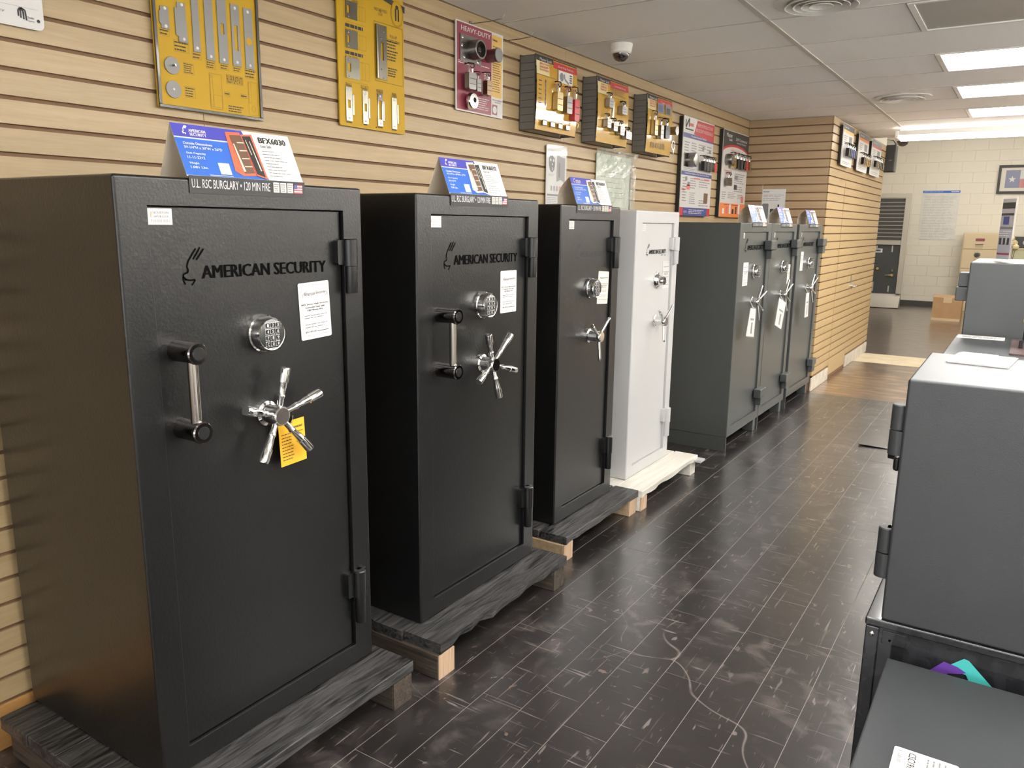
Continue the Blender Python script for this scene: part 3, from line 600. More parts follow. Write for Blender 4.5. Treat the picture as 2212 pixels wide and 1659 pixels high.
def price_card(corners, x, label, lines=True, m=None, tint=None):
    """magnet price card; corners = photo pixels TL TR BR BL on plane x"""
    P = [PX(u, v, x) for u, v in corners]; c = (P[2]+P[3])/2
    r = ((P[1]-P[0])+(P[2]-P[3])).normalized(); u = ((P[0]-P[3])+(P[1]-P[2])); u = (u-r*u.dot(r)).normalized()
    w_ = ((P[1]-P[0]).length+(P[2]-P[3]).length)/2; h_ = ((P[0]-P[3]).length+(P[1]-P[2]).length)/2
    F = Frame((P[0]+P[1]+P[2]+P[3])/4 - r*w_/2 - u*h_/2, r, u)
    t = thing('price_card', label, 'price card', tuple(F.p(w_/2, 0)), 'price cards on the safe doors')
    MB().prism(F, rrect(0, 0, w_, h_, 0.005), 0, 0.0008).build('card', m or M_paper, t, smooth=False)
    F2 = Frame(F.p(0, 0, 0.0008), F.r, F.u); sh = Sheet(F2)
    sh.ring('border', M_greyink, w_*.07, h_*.07, w_*.94, h_*.95, 0.0006, 1)
    sh.text('script_heading', M_ink, 'American', w_*.16, h_*.77, w_*.52, h_*.835, 1, 0.0, 0.35); sh.text('script_heading', M_ink, 'Security', w_*.54, h_*.77, w_*.88, h_*.835, 1, 0.0, 0.35)
    sh.stroke('script_heading', M_ink, [(w_*.14, h_*.74), (w_*.11, h_*.79), (w_*.18, h_*.82), (w_*.30, h_*.85)], 0.0007, 1); sh.stroke('script_heading', M_ink, [(w_*.84, h_*.74), (w_*.93, h_*.77), (w_*.88, h_*.82)], 0.0007, 1)
    for i, s_ in enumerate(('BFX Series High Security', 'Concrete Gun Safe', '120 Minute Fire')):
        q = (0.86, 0.62, 0.5)[i]; sh.text('card_text', M_ink, s_, w_*(.5-q/2), h_*(.60-.05*i), w_*(.5+q/2), h_*(.63-.05*i), 1, 0.02)
    sh.lines('card_text', M_greyink, w_*.14, h_*.36, w_*.9, h_*.44, 2, 0.3, 1); sh.lines('card_text', M_greyink, w_*.14, h_*.19, w_*.9, h_*.29, 2, 0.25, 1)
    sh.text('price', M_ink, '$8,180.00', w_*.14, h_*.115, w_*.50, h_*.150, 1, 0.0); sh.rect('price', M_ink, w_*.52, h_*.122, w_*.9, h_*.132, 1)
    sh.done(t); return t
def tent_card(x, ya, yb, ztop, label, model, dims, cap, wt, rx=0.053, rh=0.128, back=0.105, coral=True, flap=0.037, bulge=0.0, name='tent_card'):
    """folded display card standing on a safe, its black flap hanging over the front edge"""
    t = thing(name, label, 'display card', (x-0.06, (ya+yb)/2, ztop), 'folded display cards on the safes')
    w_ = yb-ya; A = Vector((x+0.0015, ya, ztop+0.004)); B = Vector((x-rx, ya, ztop+rh)); L = (B-A).length
    F = Frame(A, (0, 1, 0), B-A)
    MB().fbox(F, 0, 0, w_, L, -0.0008, 0.0).build('front_panel', M_paper, t, smooth=False)
    C = Vector((x-back, ya, ztop+0.0015)); bk = MB(); n = 8; prev = None
    for i in range(n+1):
        s_ = i/n; p = B+(C-B)*s_+Vector((-1, 0, 0.3))*bulge*math.sin(math.pi*s_)
        if prev is not None: bk.add([prev, prev+Vector((0, w_, 0)), p+Vector((0, w_, 0)), p, prev+Vector((0.001, 0, 0)), prev+Vector((0.001, w_, 0)), p+Vector((0.001, w_, 0)), p+Vector((0.001, 0, 0))], [(0, 1, 2, 3), (7, 6, 5, 4), (0, 3, 7, 4), (1, 5, 6, 2)])
        prev = p
    bk.build('back_panel', M_tent, t)
    fp = MB().fbox(frame_x(x+0.0015, ya, ztop+0.006), 0.004, -flap-0.004, w_+0.004, 0, 0, 0.0008).build('flap', M_ink, t, smooth=False)
    sf_ = Sheet(frame_x(x+0.0023, ya, ztop+0.002)); h = flap
    sf_.text('flap_lettering', M_paper, 'U.L. RSC BURGLARY • 120 MIN FIRE', w_*.03, -h*.66, w_*.68, -h*.10, 1, 0.012)
    for i in range(3): sf_.rect('rating_badge', M_cardback, w_*(.71+.065*i), -h*.70, w_*(.765+.065*i), -h*.02, 1); sf_.lines('badge_print', M_greyink, w_*(.715+.065*i), -h*.66, w_*(.76+.065*i), -h*.08, 4, .5, 2)
    fx0, fx1 = w_*.905, w_*.985
    for i in range(7): sf_.rect('flag_badge', M_red if i % 2 == 0 else M_paper, fx0, -h*(.08+.09*(i+1)), fx1, -h*(.08+.09*i), 1)
    sf_.rect('flag_badge', M_navy, fx0, -h*.40, fx0+(fx1-fx0)*.4, -h*.08, 2); sf_.done(fp)
    s = Sheet(F)
    s.poly('blue_field', M_blue, [(0.0, L*.02), (w_*.68, L*.02), (w_*.60, L*.72), (0.0, L*.72)])
    s.poly('violet_band', M_violet, [(0.0, L*.745), (w_*.60, L*.745), (w_*.57, L*.995), (0.0, L*.995)]); 
    s.text('card_brand', M_paper, 'AMERICAN', w_*.125, L*.845, w_*.255, L*.905, 2, 0.03); s.text('card_brand', M_paper, 'SECURITY', w_*.125, L*.775, w_*.255, L*.832, 2, 0.03)
    eagle(s, 'card_brand', M_paper, w_*.075, L*.80, L*.085, L*.018, 2)
    for i, (a, b) in enumerate((('Outside Dimensions', dims), ('Gun Capacity', cap), ('Weight', wt))):
        y = L*(.60-.19*i); s.text('card_spec', M_paper, a, w_*.05, y, w_*(.05+.0125*len(a)), y+L*.05, 2, 0.03); s.text('card_spec', M_paper, b, w_*.05, y-L*.075, w_*(.05+.0135*len(b)), y-L*.025, 2, 0.03)
    s.rect('code_panel', M_paper, w_*.275, L*.07, w_*.365, L*.29, 2)
    s.rect('web_line', M_paper, w_*.18, L*.035, w_*.37, L*.045, 2)
    fc = M_coral if coral else M_paper                               # picture of an open gun safe
    s.poly('picture_cabinet', fc, [(w_*.42, L*.93), (w_*.545, L*.95), (w_*.575, L*.08), (w_*.46, L*.06), (w_*.40, L*.15)], 3)
    s.poly('picture_interior', M_woodpic, [(w_*.445, L*.87), (w_*.545, L*.89), (w_*.565, L*.13), (w_*.475, L*.11)], 4)
    for k in range(4): y = L*(.24+.16*k); s.poly('picture_shelf', M_tan, [(w_*.492, y), (w_*.56, y+L*.01), (w_*.56, y+L*.03), (w_*.492, y+L*.02)], 5)
    s.poly('picture_rifle', M_tan, [(w_*.455, L*.70), (w_*.465, L*.70), (w_*.49, L*.15), (w_*.47, L*.15)], 5)
    s.poly('picture_door', fc, [(w_*.545, L*.90), (w_*.645, L*.93), (w_*.665, L*.02), (w_*.575, L*.08)], 5); s.poly('picture_door_panel', M_ink, [(w_*.552, L*.87), (w_*.628, L*.89), (w_*.648, L*.06), (w_*.580, L*.11)], 6)
    s.poly('picture_rifle', M_tan, [(w_*.602, L*.78), (w_*.607, L*.78), (w_*.632, L*.18), (w_*.620, L*.18)], 7); s.poly('picture_rifle', M_tan, [(w_*.57, L*.8), (w_*.575, L*.8), (w_*.59, L*.5), (w_*.583, L*.5)], 7)
    s.text('model_name', M_ink, model, w_*.70, L*.78, w_*.95, L*.90, 2, 0.03); s.text('model_name', M_greyink, 'Gun Safe', w_*.70, L*.69, w_*.80, L*.75, 2)
    for i in range(9): s.lines('card_list', M_greyink, w_*.70, L*(.60-.064*i), w_*(.82+.13*((i*5) % 4)/4), L*(.635-.064*i), 1, .35, 2, .1, i)
    s.done(t); return t
def pallet(label, x0, x1, y0, y1, z, boards, runners, m, mr, mend, group='pallets under the gun safes', wav=0.0, name='pallet', edge=None):
    t = thing(name, label, 'pallet', ((x0+x1)/2, (y0+y1)/2, 0), group)
    th = 0.040; rn = random.Random(int(x1*1000+y0*77)); n = len(boards)
    for i, (a, b) in enumerate(boards):
        e0 = rn.uniform(-0.006, 0.006); e1 = rn.uniform(-0.006, 0.006); k = 14; V = []; Fc = []
        dz = rn.uniform(-0.0015, 0.0)
        for j in range(k+1):
            y = y0+e0+(y1+e1-y0-e0)*j/k; ww = wav*rn.uniform(0, 1) if b > x1-0.01 and 0 < j < k else 0.0
            V += [(a, y, z-th), (b-ww*1.4, y, z-th+ww*0.9), (b-ww*0.2, y, z+dz-ww*0.06), (a, y, z+dz)]
        for j in range(k):
            q = j*4; Fc += [(q, q+1, q+5, q+4), (q+1, q+2, q+6, q+5), (q+2, q+3, q+7, q+6), (q+3, q, q+4, q+7)]
        Fc += [(3, 2, 1, 0), (k*4, k*4+1, k*4+2, k*4+3)]
        bd = MB().add(V, Fc).build('deck_board', m, t, bevel=0.0 if wav > 0.01 else 0.003, seg=1, smooth=False)
        if edge and b > x1-0.01:
            bd.data.materials.append(edge)
            for p_ in bd.data.polygons:
                if p_.normal.x > 0.5 and abs(p_.center.y+(y0+y1)/2-(y0*.55+y1*.45)) < (y1-y0)*.42: p_.material_index = 1
    for (ya, yb, xe, endm) in runners:
        MB().box(x0+0.01, ya, 0.0, xe-0.004, yb, z-th).build('runner', mr, t, bevel=0.004, seg=1)
        MB().box(xe-0.004, ya+0.002, 0.001, xe, yb-0.002, z-th-0.001).build('runner_end', endm, t, smooth=False)
    return t
H6 = 1.505
def gun_safe(label, x, y0, w, z0, depth, paint, key='pad', tips=(), fat=True, pull=True, lg=None, est=False, logo_z=1.267, logo_y=(0.214, 0.62), lock_y=None, hz=0, name='gun_safe', keyz=1.115, hubz=0.896, r=0.047):
    t = thing(name, label, 'gun safe', (x-depth/2, y0+w/2, z0), 'gun safes in a row along the slat wall')
    ya, yb, za, zb = y0+0.076, y0+w-0.077, z0+0.067, z0+1.439
    safe_body(t, x, y0, w, z0, H6, depth, (ya, yb, za, zb), paint)
    xd = x-0.012
    for a, b in ((1.203, 1.360), (0.147, 0.325)): barrel_hinge(t, x, yb+0.012, z0+a, z0+b, paint)
    ly = y0+(w/2+0.003 if lock_y is None else lock_y)
    if key == 'pad': keypad(t, xd, ly, z0+keyz, r)
    else: dial(t, xd, ly, z0+keyz)
    spoke_handle(t, xd, ly, z0+hubz, tips, fat=fat, L=0.130 if fat else 0.115, prot=0.058 if fat else 0.066)
    if pull: pull_handle(t, xd, y0+0.130, z0+0.908, z0+1.100)
    logo(t, xd, y0+logo_y[0], y0+logo_y[1], z0+logo_z, lg[1], lg[0], est)
    shop_sticker(t, xd, ya+0.006, zb-0.006)
    return t
def ang(c, tips): return [(math.degrees(math.atan2(z-c[1], y-c[0])), max(0.10, min(0.145, math.hypot(y-c[0], z-c[1])))) for y, z in tips]
X1, X2, X3, X4, X5 = 0.6926, 0.7017, 0.6137, 0.5998, 0.757
M_inkdark = mat('dark_debossed_logo', (0.003, 0.003, 0.003), 0.9, spec=0.05); M_inkmid = mat('faint_grey_logo', (0.040, 0.040, 0.040), 0.5)
gun_safe('black textured gun safe with 5-spoke handle and an orange tag hanging from it', X1, 0.985, 0.762, 0.134, 0.660, M_blackp,
         tips=ang((1.344, 1.040), ((1.365, 1.170), (1.490, 1.082), (1.440, 0.925), (1.275, 0.925), (1.230, 1.077))), lg=(M_inkdark, 0.032))
gun_safe('black textured gun safe with 5-spoke handle and long pull bar, no orange tag', X2, 1.9857, 0.762, 0.1315, 0.533, M_blackp,
         tips=ang((2.321, 1.030), ((2.275, 1.150), (2.430, 1.140), (2.478, 0.983), (2.350, 0.900), (2.215, 0.980))), lg=(M_inkdark, 0.034))
gun_safe('narrow black gun safe with 3-spoke handle, beside the white safe', X3, 3.0825, 0.6096, 0.1265, 0.533, M_blackp,
         tips=ang((3.338, 1.015), ((3.235, 1.085), (3.425, 1.100), (3.335, 0.895))), fat=False, pull=False, lg=(M_inkmid, 0.026), logo_y=(0.205, 0.470), lock_y=0.318, hubz=0.883)
gun_safe('white gun safe with round dial and 3-spoke chrome handle', X4, 3.9236, 0.6096, 0.1187, 0.50, M_whitep, key='dial',
         tips=ang((4.188, 1.000), ((4.085, 1.070), (4.285, 1.085), (4.175, 0.880))), fat=False, pull=False, lg=(M_inkdark, 0.024), est=True, logo_y=(0.205, 0.450), lock_y=0.328, hubz=0.884)
pallet('black stained pallet under the safe with the orange tag', 0.046, 0.835, 0.893, 1.789, 0.134, [(0.046, 0.195), (0.20, 0.345), (0.35, 0.495), (0.50, 0.645), (0.655, 0.835)],
       [(0.905, 0.995, 0.825, M_rawend), (1.690, 1.780, 0.832, M_runner)], M_pallet, M_runner, M_rawend, wav=0.004)
pallet('dark weathered pallet with chipped front board under the safe with the long pull bar', 0.10, 0.843, 1.914, 2.80, 0.1315, [(0.10, 0.24), (0.245, 0.39), (0.395, 0.54), (0.545, 0.675), (0.68, 0.843)],
       [(1.905, 1.995, 0.845, M_rawend), (2.705, 2.795, 0.835, M_runner)], M_pallet, M_runner, M_rawend, wav=0.011, edge=M_rawdk)
pallet('dark grey pallet with raw wood ends under the narrow black safe', 0.05, 0.737, 2.989, 3.790, 0.1265, [(0.05, 0.20), (0.205, 0.345), (0.35, 0.485), (0.49, 0.585), (0.595, 0.737)],
       [(2.980, 3.070, 0.728, M_rawend), (3.695, 3.785, 0.730, M_rawend)], M_pallet, M_raw, M_rawend, wav=0.005)
pallet('whitewashed pallet under the white safe', 0.05, 0.756, 3.800, 4.66, 0.1187, [(0.05, 0.20), (0.205, 0.345), (0.35, 0.49), (0.495, 0.60), (0.605, 0.756)],
       [(3.800, 3.890, 0.748, M_rawend), (4.565, 4.655, 0.745, M_whitewood)], M_whitewood, M_whitewood, M_rawend, wav=0.006, group='pallets under the gun safes')
# white plastic corner strip poking out of the white pallet
sp = PX(1445+35, 1003, 0.756); s_ = MB(); s_.box(0.735, 4.60, 0.085, 0.80, 4.68, 0.098); tag(s_.build('plastic_strip', M_whitep, None, bevel=0.002), 'loose white strip poking out of the whitewashed pallet end', 'plastic strip')

# grey safes
def grey_safe(label, y0, w, key, tips, lock_dy):
    t = thing('gun_safe', label, 'gun safe', (X5-0.33, y0+w/2, 0), 'gun safes in a row along the slat wall')
    z0, h = 0.100, 1.470; door = (y0+0.075, y0+w-0.078, 0.165, 1.510)
    safe_body(t, X5, y0, w, z0, h, 0.66, door, M_greyp, bev=0.005)
    MB().box(X5-0.655, y0+0.001, 0.0, X5-0.003, y0+0.012, z0).build('base_panel', M_greyp, t); MB().box(X5-0.655, y0+w-0.012, 0.0, X5-0.02, y0+w-0.001, z0).build('base_panel', M_greyp, t)
    MB().box(X5-0.09, y0+w-0.075, 0.0, X5-0.012, y0+w-0.012, z0).build('foot', M_greyp, t, bevel=0.003)
    xd = X5-0.012; yb = door[1]
    for a, b in ((1.315, 1.448), (0.215, 0.345)): box_hinge(t, X5, yb+0.012, a, b, M_greyp)
    ly = y0+w/2+lock_dy
    keypad(t, xd, ly, 1.237) if key == 'pad' else dial(t, xd, ly, 1.237)
    spoke_handle(t, xd, ly, 1.022, tips, prot=0.05, fat=False)
    logo(t, xd, y0+0.215, y0+0.60, 1.385, 0.034, M_inkdark)
    shop_sticker(t, xd, door[0]+0.004, door[3]-0.006)
    return t
GT = [(64, 0.135), (20, 0.150), (-25, 0.12), (-70, 0.14), (150, 0.05)]
def g_tips(k): return [(62+k, 0.125), (22+k, 0.170), (-32+k, 0.135), (-78+k, 0.140)]
grey_safe('grey gun safe with keypad, its side panel in view beside the white safe', 5.226, 0.752, 'pad', g_tips(0), 0.025)
grey_safe('grey gun safe standing between two other grey safes', 5.987, 0.746, 'pad', g_tips(4), 0.03)
grey_safe('grey gun safe against the slat wall corner, last of three grey ones', 6.823, 0.850, 'pad', g_tips(6), 0.03)

# price cards
price_card(((642, 614), (708, 604), (717, 724), (652, 736)), X1-0.011, 'white price card on the door of the safe with the orange tag')
price_card(((1080, 586), (1115, 583), (1115, 672), (1081, 677)), X2-0.011, 'white price card on the black safe with a long pull bar and no tag')
price_card(((1293, 586), (1316, 586), (1311, 656), (1289, 656)), X3-0.011, 'cream price card behind the keypad of the narrow black safe', m=M_cardback)
price_card(((1431.7, 565.4), (1446.6, 563.4), (1443, 622), (1429.6, 622)), X4-0.011, 'pale grey price card beside the dial of the white safe', m=mat('pale_grey_card', (0.62, 0.61, 0.59), 0.5))
price_card(((1606.3, 567.5), (1617, 566.5), (1613.5, 616.5), (1602.5, 618.5)), X5-0.011, 'white price card left of the keypad, grey safe beside the white one')
price_card(((1703.5, 572), (1708.7, 571), (1704.5, 613.5), (1697.5, 612)), X5-0.011, 'cream price card right of the keypad, middle grey safe', m=M_cardback)
price_card(((1731, 544), (1736.7, 543.7), (1732.5, 584.5), (1726.5, 585)), X5-0.011, 'narrow white price card on the grey safe against the slat wall corner')
# tent cards
tent_card(X1, 1.167, 1.522, 1.639, 'blue and white display card with a red open safe picture', 'BFX6030', '59-1/4"H x 30"W x 26"D', '11-11-22+2', '1,081 Lbs.')
tent_card(X2, 2.16, 2.513, 1.6365, 'blue display card with a white open safe picture, on a black safe', 'BFX6032', '59-1/4"H x 30"W x 21"D', '8-8-16+2', '930 Lbs.', coral=False, rx=0.046, rh=0.125, back=0.098)
tent_card(X3, 3.221, 3.582, 1.6315, 'blue display card with glare on it, on the narrow black safe', 'BFX6024', '59-1/4"H x 24"W x 21"D', '7-7-14+2', '820 Lbs.', coral=False, rx=0.04, rh=0.125, back=0.10, bulge=0.02)
for y0, lb in ((5.479, 'small blue display card on the grey safe nearest the white safe'), (6.22, 'small blue display card on the middle grey safe'), (7.135, 'small blue display card on the last grey safe by the wall corner')):
    tent_card(X5, y0, y0+0.350, 1.570, lb, 'BFX7240', '72"H x 40"W x 26"D', '22-33-44+4', '1,600 Lbs.', coral=False, rx=0.04, rh=0.122, back=0.097, bulge=0.026, flap=0.032)
# orange tag on the first handle
P = [PX(u, v, X1+0.012) for u, v in ((583, 912), (633, 897), (662, 980), (608, 1010))]
r_ = (P[1]-P[0]).normalized(); u_ = (P[0]-P[3]); u_ = (u_-r_*u_.dot(r_)).normalized(); wT, hT = 0.092, 0.125
F = Frame(P[3], r_, u_)
t = thing('hang_tag', 'orange instruction tag hanging from the 5-spoke handle', 'tag', tuple(P[3]))
MB().prism(F, [(0, 0), (wT, 0), (wT, hT), (wT*.55, hT), (wT*.52, hT*.93), (wT*.40, hT*.93), (wT*.37, hT), (0, hT)], 0, 0.0006).build('tag_card', M_tag, t, smooth=False)
s = Sheet(Frame(F.p(0, 0, 0.0006), F.r, F.u)); s.text('tag_lettering', M_ink, 'IMPORTANT', wT*.55, hT*.80, wT*.92, hT*.85, 1); s.lines('tag_lettering', M_woodpic, wT*.08, hT*.10, wT*.55, hT*.75, 9, .3, 1); s.lines('tag_lettering', M_woodpic, wT*.62, hT*.45, wT*.92, hT*.75, 4, .25, 1)
s.done(t)
MB().tube([F.p(wT*.46, hT*.94, 0.002), F.p(wT*.46, hT*1.05, 0.012), F.p(wT*.40, hT*1.15, 0.02)], 0.0008, 6).build('string', M_tan, t)
# plastic sleeves with papers on the grey handles
for pts, lb in ((((1622, 666), (1633, 667), (1628, 727.5), (1612, 726)), 'clear sleeve with a white paper hanging from the handle of the first grey safe'),
                (((1684, 644), (1698, 654), (1687, 711), (1674, 702)), 'crumpled clear sleeve of papers hanging on the middle grey safe handle'),
                (((1742, 634), (1748, 632), (1745, 683), (1738, 686)), 'narrow white paper sleeve hanging on the last grey safe handle')):
    P = [PX(u, v, X5+0.068) for u, v in pts]; t = thing('paper_sleeve', lb, 'paper sleeve', tuple((P[2]+P[3])/2), 'paper sleeves on the grey safe handles')
    n = Vector((0.004, 0, 0)); MB().add(P+[p-n for p in P], [(0, 3, 2, 1), (4, 5, 6, 7), (0, 1, 5, 4), (1, 2, 6, 5), (2, 3, 7, 6), (3, 0, 4, 7)]).build('paper', M_paper, t, smooth=False)
    mid = lambda a, b, f: P[a]+(P[b]-P[a])*f
    q = MB()
    for k, (f0, f1) in enumerate(((.35, .42), (.5, .9))):
        a = P[0]+(P[3]-P[0])*f0; b = P[1]+(P[2]-P[1])*f0; c = P[1]+(P[2]-P[1])*f1; d = P[0]+(P[3]-P[0])*f1; o = Vector((0.001, 0, 0)); g = (0.2, 0.8) if k == 0 else (0.45, 0.65)
        q.quad(d+(c-d)*g[0]+o, d+(c-d)*g[1]+o, a+(b-a)*g[1]+o, a+(b-a)*g[0]+o)
    q.build('sleeve_print', M_greyink, t, smooth=False)
    top = (P[0]+P[1])/2; MB().tube([top, top+Vector((-0.01, 0, 0.02)), top+Vector((-0.032, 0.0, 0.055))], 0.0016, 6).build('cord', M_paper, t)
    fo = [p+Vector((0.003, 0, 0)) for p in P]; MB().quad(*[c + (c-(P[0]+P[1]+P[2]+P[3])/4)*0.08 for c in reversed(fo)]).build('sleeve', M_acryl, t, smooth=False)

# ================================================================== DISPLAY BOARDS ON THE SLAT WALL
def board(name, label, cat, x, ya, yb, za, zb, m, t=0.006, group=None, r=0.004):
    o = thing(name, label, cat, (x, (ya+yb)/2, za), group)
    MB().prism(frame_x(x, ya, za), rrect(0, 0, yb-ya, zb-za, r), -t, 0).build('board', m, o, smooth=False)
    return o, Sheet(frame_x(x, ya, za)), yb-ya, zb-za
def rivet(root, F, x, y, r=0.006, m=None, d=0.002):
    MB().lathe(F.p(x, y, d), F.n, [(0, r), (0.0015, r*0.8), (0.002, r*0.4)], 14).build('rivet', m or M_chrome, root)
def plate(root, F, pts, m, name='plate', d0=0.001, d1=0.0035): return MB().prism(F, pts, d0, d1).build(name, m, root, bevel=0.0006, seg=1, smooth=False)
def holed(root, F, x0, y0, x1, y1, hx0, hy0, hx1, hy1, m, name='plate', d0=0.001, d1=0.0035):
    mb = MB()
    V = [F.p(*p, d) for d in (d0, d1) for p in ((x0, y0), (x1, y0), (x1, y1), (x0, y1), (hx0, hy0), (hx1, hy0), (hx1, hy1), (hx0, hy1))]
    Fc = []
    for i in range(4):
        j = (i+1) % 4; Fc += [(8+i, 8+j, 12+j, 12+i), (i, j, 8+j, 8+i), (4+j, 4+i, 12+i, 12+j), (j, i, 4+i, 4+j)]
    return mb.add(V, Fc).build(name, m, root, smooth=False)
def padlock(root, F, x, y, w, h, d0, dep, mb_, shackle=M_chrome, hook=True, name='padlock'):
    """hanging padlock; (x, y) = bottom left of the body"""
    o = MB().prism(F, rrect(x, y, x+w, y+h, min(w, h)*0.14, 3), d0, d0+dep).build(name, mb_, root, smooth=False)
    c = d0+dep/2; a, b = x+w*0.24, x+w*0.76; rr = (b-a)/2; top = y+h+h*0.45
    pts = [F.p(a, y+h*0.95, c), F.p(a, top-rr, c)] + [F.p((a+b)/2-rr*math.cos(math.pi*i/6), top-rr+rr*math.sin(math.pi*i/6), c) for i in range(1, 6)] + [F.p(b, top-rr, c), F.p(b, y+h*0.95, c)]
    MB().tube(pts, w*0.085, 8).build('shackle', shackle, o)
    MB().fbox(F, x+w*.10, y+h*.62, x+w*.90, y+h*.66, d0+dep, d0+dep+.0006).build('groove', M_dkfelt, o); MB().fbox(F, x+w*.10, y+h*.30, x+w*.90, y+h*.34, d0+dep, d0+dep+.0006).build('groove', M_dkfelt, o)
    if hook:
        m_ = (a+b)/2; MB().tube([F.p(m_, top+h*0.14, 0), F.p(m_, top+h*0.16, c*0.7), F.p(m_+w*.25, top+h*0.12, c*1.25), F.p(m_+w*.28, top-h*.08, c*1.3), F.p(m_+w*.1, top-h*.16, c*1.1)], w*0.06, 7).build('display_hook', M_blk, o)
    return o
# white sign cut by the frame corner
o, s, W, H = board('wall_sign', 'white sign with rounded corner pinned to the slat wall above the first safe', 'sign', 0.012, 0.80, 1.229, 2.047, 2.50, M_paper, 0.004, r=0.016)
s.stroke('sign_logo', M_ink, [(W-.066, .028), (W-.066, .042), (W-.060, .050), (W-.053, .042), (W-.053, .022)], .0045, 1); s.stroke('sign_logo', M_ink, [(W-.060, .046), (W-.060, .024)], .0045, 1); s.stroke('sign_logo', M_ink, [(W-.058, .050), (W-.048, .045), (W-.046, .020)], .0045, 1)
s.text('sign_lettering', M_greyink, 'Shackle', W-.043, .026, W-.026, .032, 1); s.text('sign_lettering', M_greyink, 'Options', W-.043, .017, W-.026, .023, 1)
s.rect('sign_rule', M_greyink, 0.05, .052, W-.014, .0526, 1); s.lines('sign_lettering', M_ink, W-.125, .072, W-.028, .092, 2, .35, 1); s.lines('sign_lettering', M_ink, .05, .12, W-.05, .30, 8, .3, 1); s.disc('sign_spot', M_ink, W-.015, .024, .0045, 1)
s.text('sign_lettering', M_greyink, 'Security', W-.16, .030, W-.10, .038, 1)
s.done(o)
# first yellow board: filler plates
YB1 = (1.558, 1.962, 1.891, 2.46)
o, s, W, H = board('filler_plate_board', 'framed yellow board of grey filler plates and two round discs', 'display board', 0.014, *YB1, M_yel, 0.006)
FBd = frame_x(0.014, YB1[0], YB1[2])
for a in ((0, 0, W, .010), (0, H-.010, W, H), (0, .010, .010, H-.010), (W-.010, .010, W, H-.010)):
    MB().fbox(FBd, *a, 0.0, 0.007).build('frame', mat('bronze_frame', (.05, .042, .032), .3, coat=.5), o, bevel=0.0015)
PB = lambda u, v: (PX(u, v, 0.016).y-YB1[0], PX(u, v, 0.016).z-YB1[2])
def zz(a, b): return PB(320+a/5.925, b/5.925)
def pl(pts): return [zz(*p) for p in pts][::-1]
plate(o, FBd, pl([(148, 65), (252, 90), (278, 380), (168, 355), (166, 305), (142, 285), (135, 130), (152, 128)]), M_platepaint)
plate(o, FBd, pl([(360, 18), (465, 45), (512, 555), (395, 530), (390, 465), (357, 445), (330, 90), (362, 95)]), M_platepaint)
def ybar(u, top, bot, hw): a, za = zz(u-hw, bot); b, _ = zz(u+hw, bot); return a, b, za
for (xl, xr, yb_, top, hole) in ((585, 675, 670, 0, None), (752, 858, 775, 0, None), (915, 1030, 815, 0, (925, 290, 980, 450)), (1090, 1195, 850, 40, (1090, 315, 1160, 665)), (1252, 1360, 890, 95, None)):
    a, z0 = zz(xl, yb_-12); b, _ = zz(xr, yb_+8); z1 = zz(xl-50, top)[1] if top else H-0.03-0.012*random.random()
    if top == 95: z1 = zz(1218, 95)[1]
    if hole:
        ha, hz1 = zz(hole[0]+6, hole[1]+6); hb, hz0 = zz(hole[2]+2, hole[3]-6); mx_ = (a+b)/2; hw = min((hb-ha)/2, (b-a)*.30)
        holed(o, FBd, a, z0, b, z1, mx_-hw, hz0, mx_+hw, hz1, M_platepaint)
    else: plate(o, FBd, [(a, z0), (b, z0), (b, z1), (a, z1)], M_platepaint)
    rivet(o, FBd, (a+b)/2, z0+.012, .0055, M_paper, .0035); rivet(o, FBd, (a+b)/2, z1-.012, .0055, M_paper, .0035)
    if top == 95:
        c = zz(1290, 535); MB().lathe(FBd.p((a+b)/2, c[1], .0034), FBd.n, [(0, .0125), (.0006, .0125)], 22).build('knob_hole', M_yel, o)
        MB().fbox(FBd, a, c[1]+.030, b, c[1]+.0308, .0035, .0039).build('seam', M_greyink, o)
for (cx, cy) in ((305, 838), (325, 1143)):
    c = zz(cx, cy); MB().lathe(FBd.p(*c, .001), FBd.n, [(0, .0265), (.003, .0265), (.0035, .026)], 36).build('disc', M_platepaint, o); rivet(o, FBd, c[0], c[1], .0045, M_paper, .004)
MB().cyl(FBd.p(*zz(305, 838), .004), FBd.p(*zz(305, 838), .022), .0032, n=12).build('stem', M_satin, o)
for (u, v) in ((207, 105), (226, 335), (424, 62), (458, 503)): c = zz(u, v); rivet(o, FBd, c[0], c[1], .0055, M_paper, .0035)
def lab(a, b, c, d, n): p = zz(a, d); q = zz(c, b); s.ring('caption_box', M_ink, p[0], p[1], q[0], q[1], .0005, 1); s.lines('caption_print', M_ink, p[0]+.002, p[1]+.001, q[0]-.002, q[1]-.001, n, .4, 1)
for q in ((150, 378, 270, 440, 2), (340, 545, 520, 650, 3), (575, 685, 680, 750, 2), (750, 795, 860, 870, 3), (930, 835, 1030, 885, 2), (1095, 870, 1190, 915, 2), (1245, 905, 1385, 995, 3), (460, 820, 585, 935, 5), (480, 1125, 605, 1240, 4), (980, 1180, 1050, 1220, 1), (1190, 1215, 1270, 1250, 1)): lab(*q)
p, q = zz(1005, 1045), zz(1215, 990); s.ring('caption_box', M_ink, p[0], p[1]-.004, q[0], q[1], .0006, 1); s.text('board_lettering', M_ink, 'FILLER PLATE KITS', p[0]+.003, p[1]-.0015, q[0]-.003, q[1]-.003, 1, 0.0)
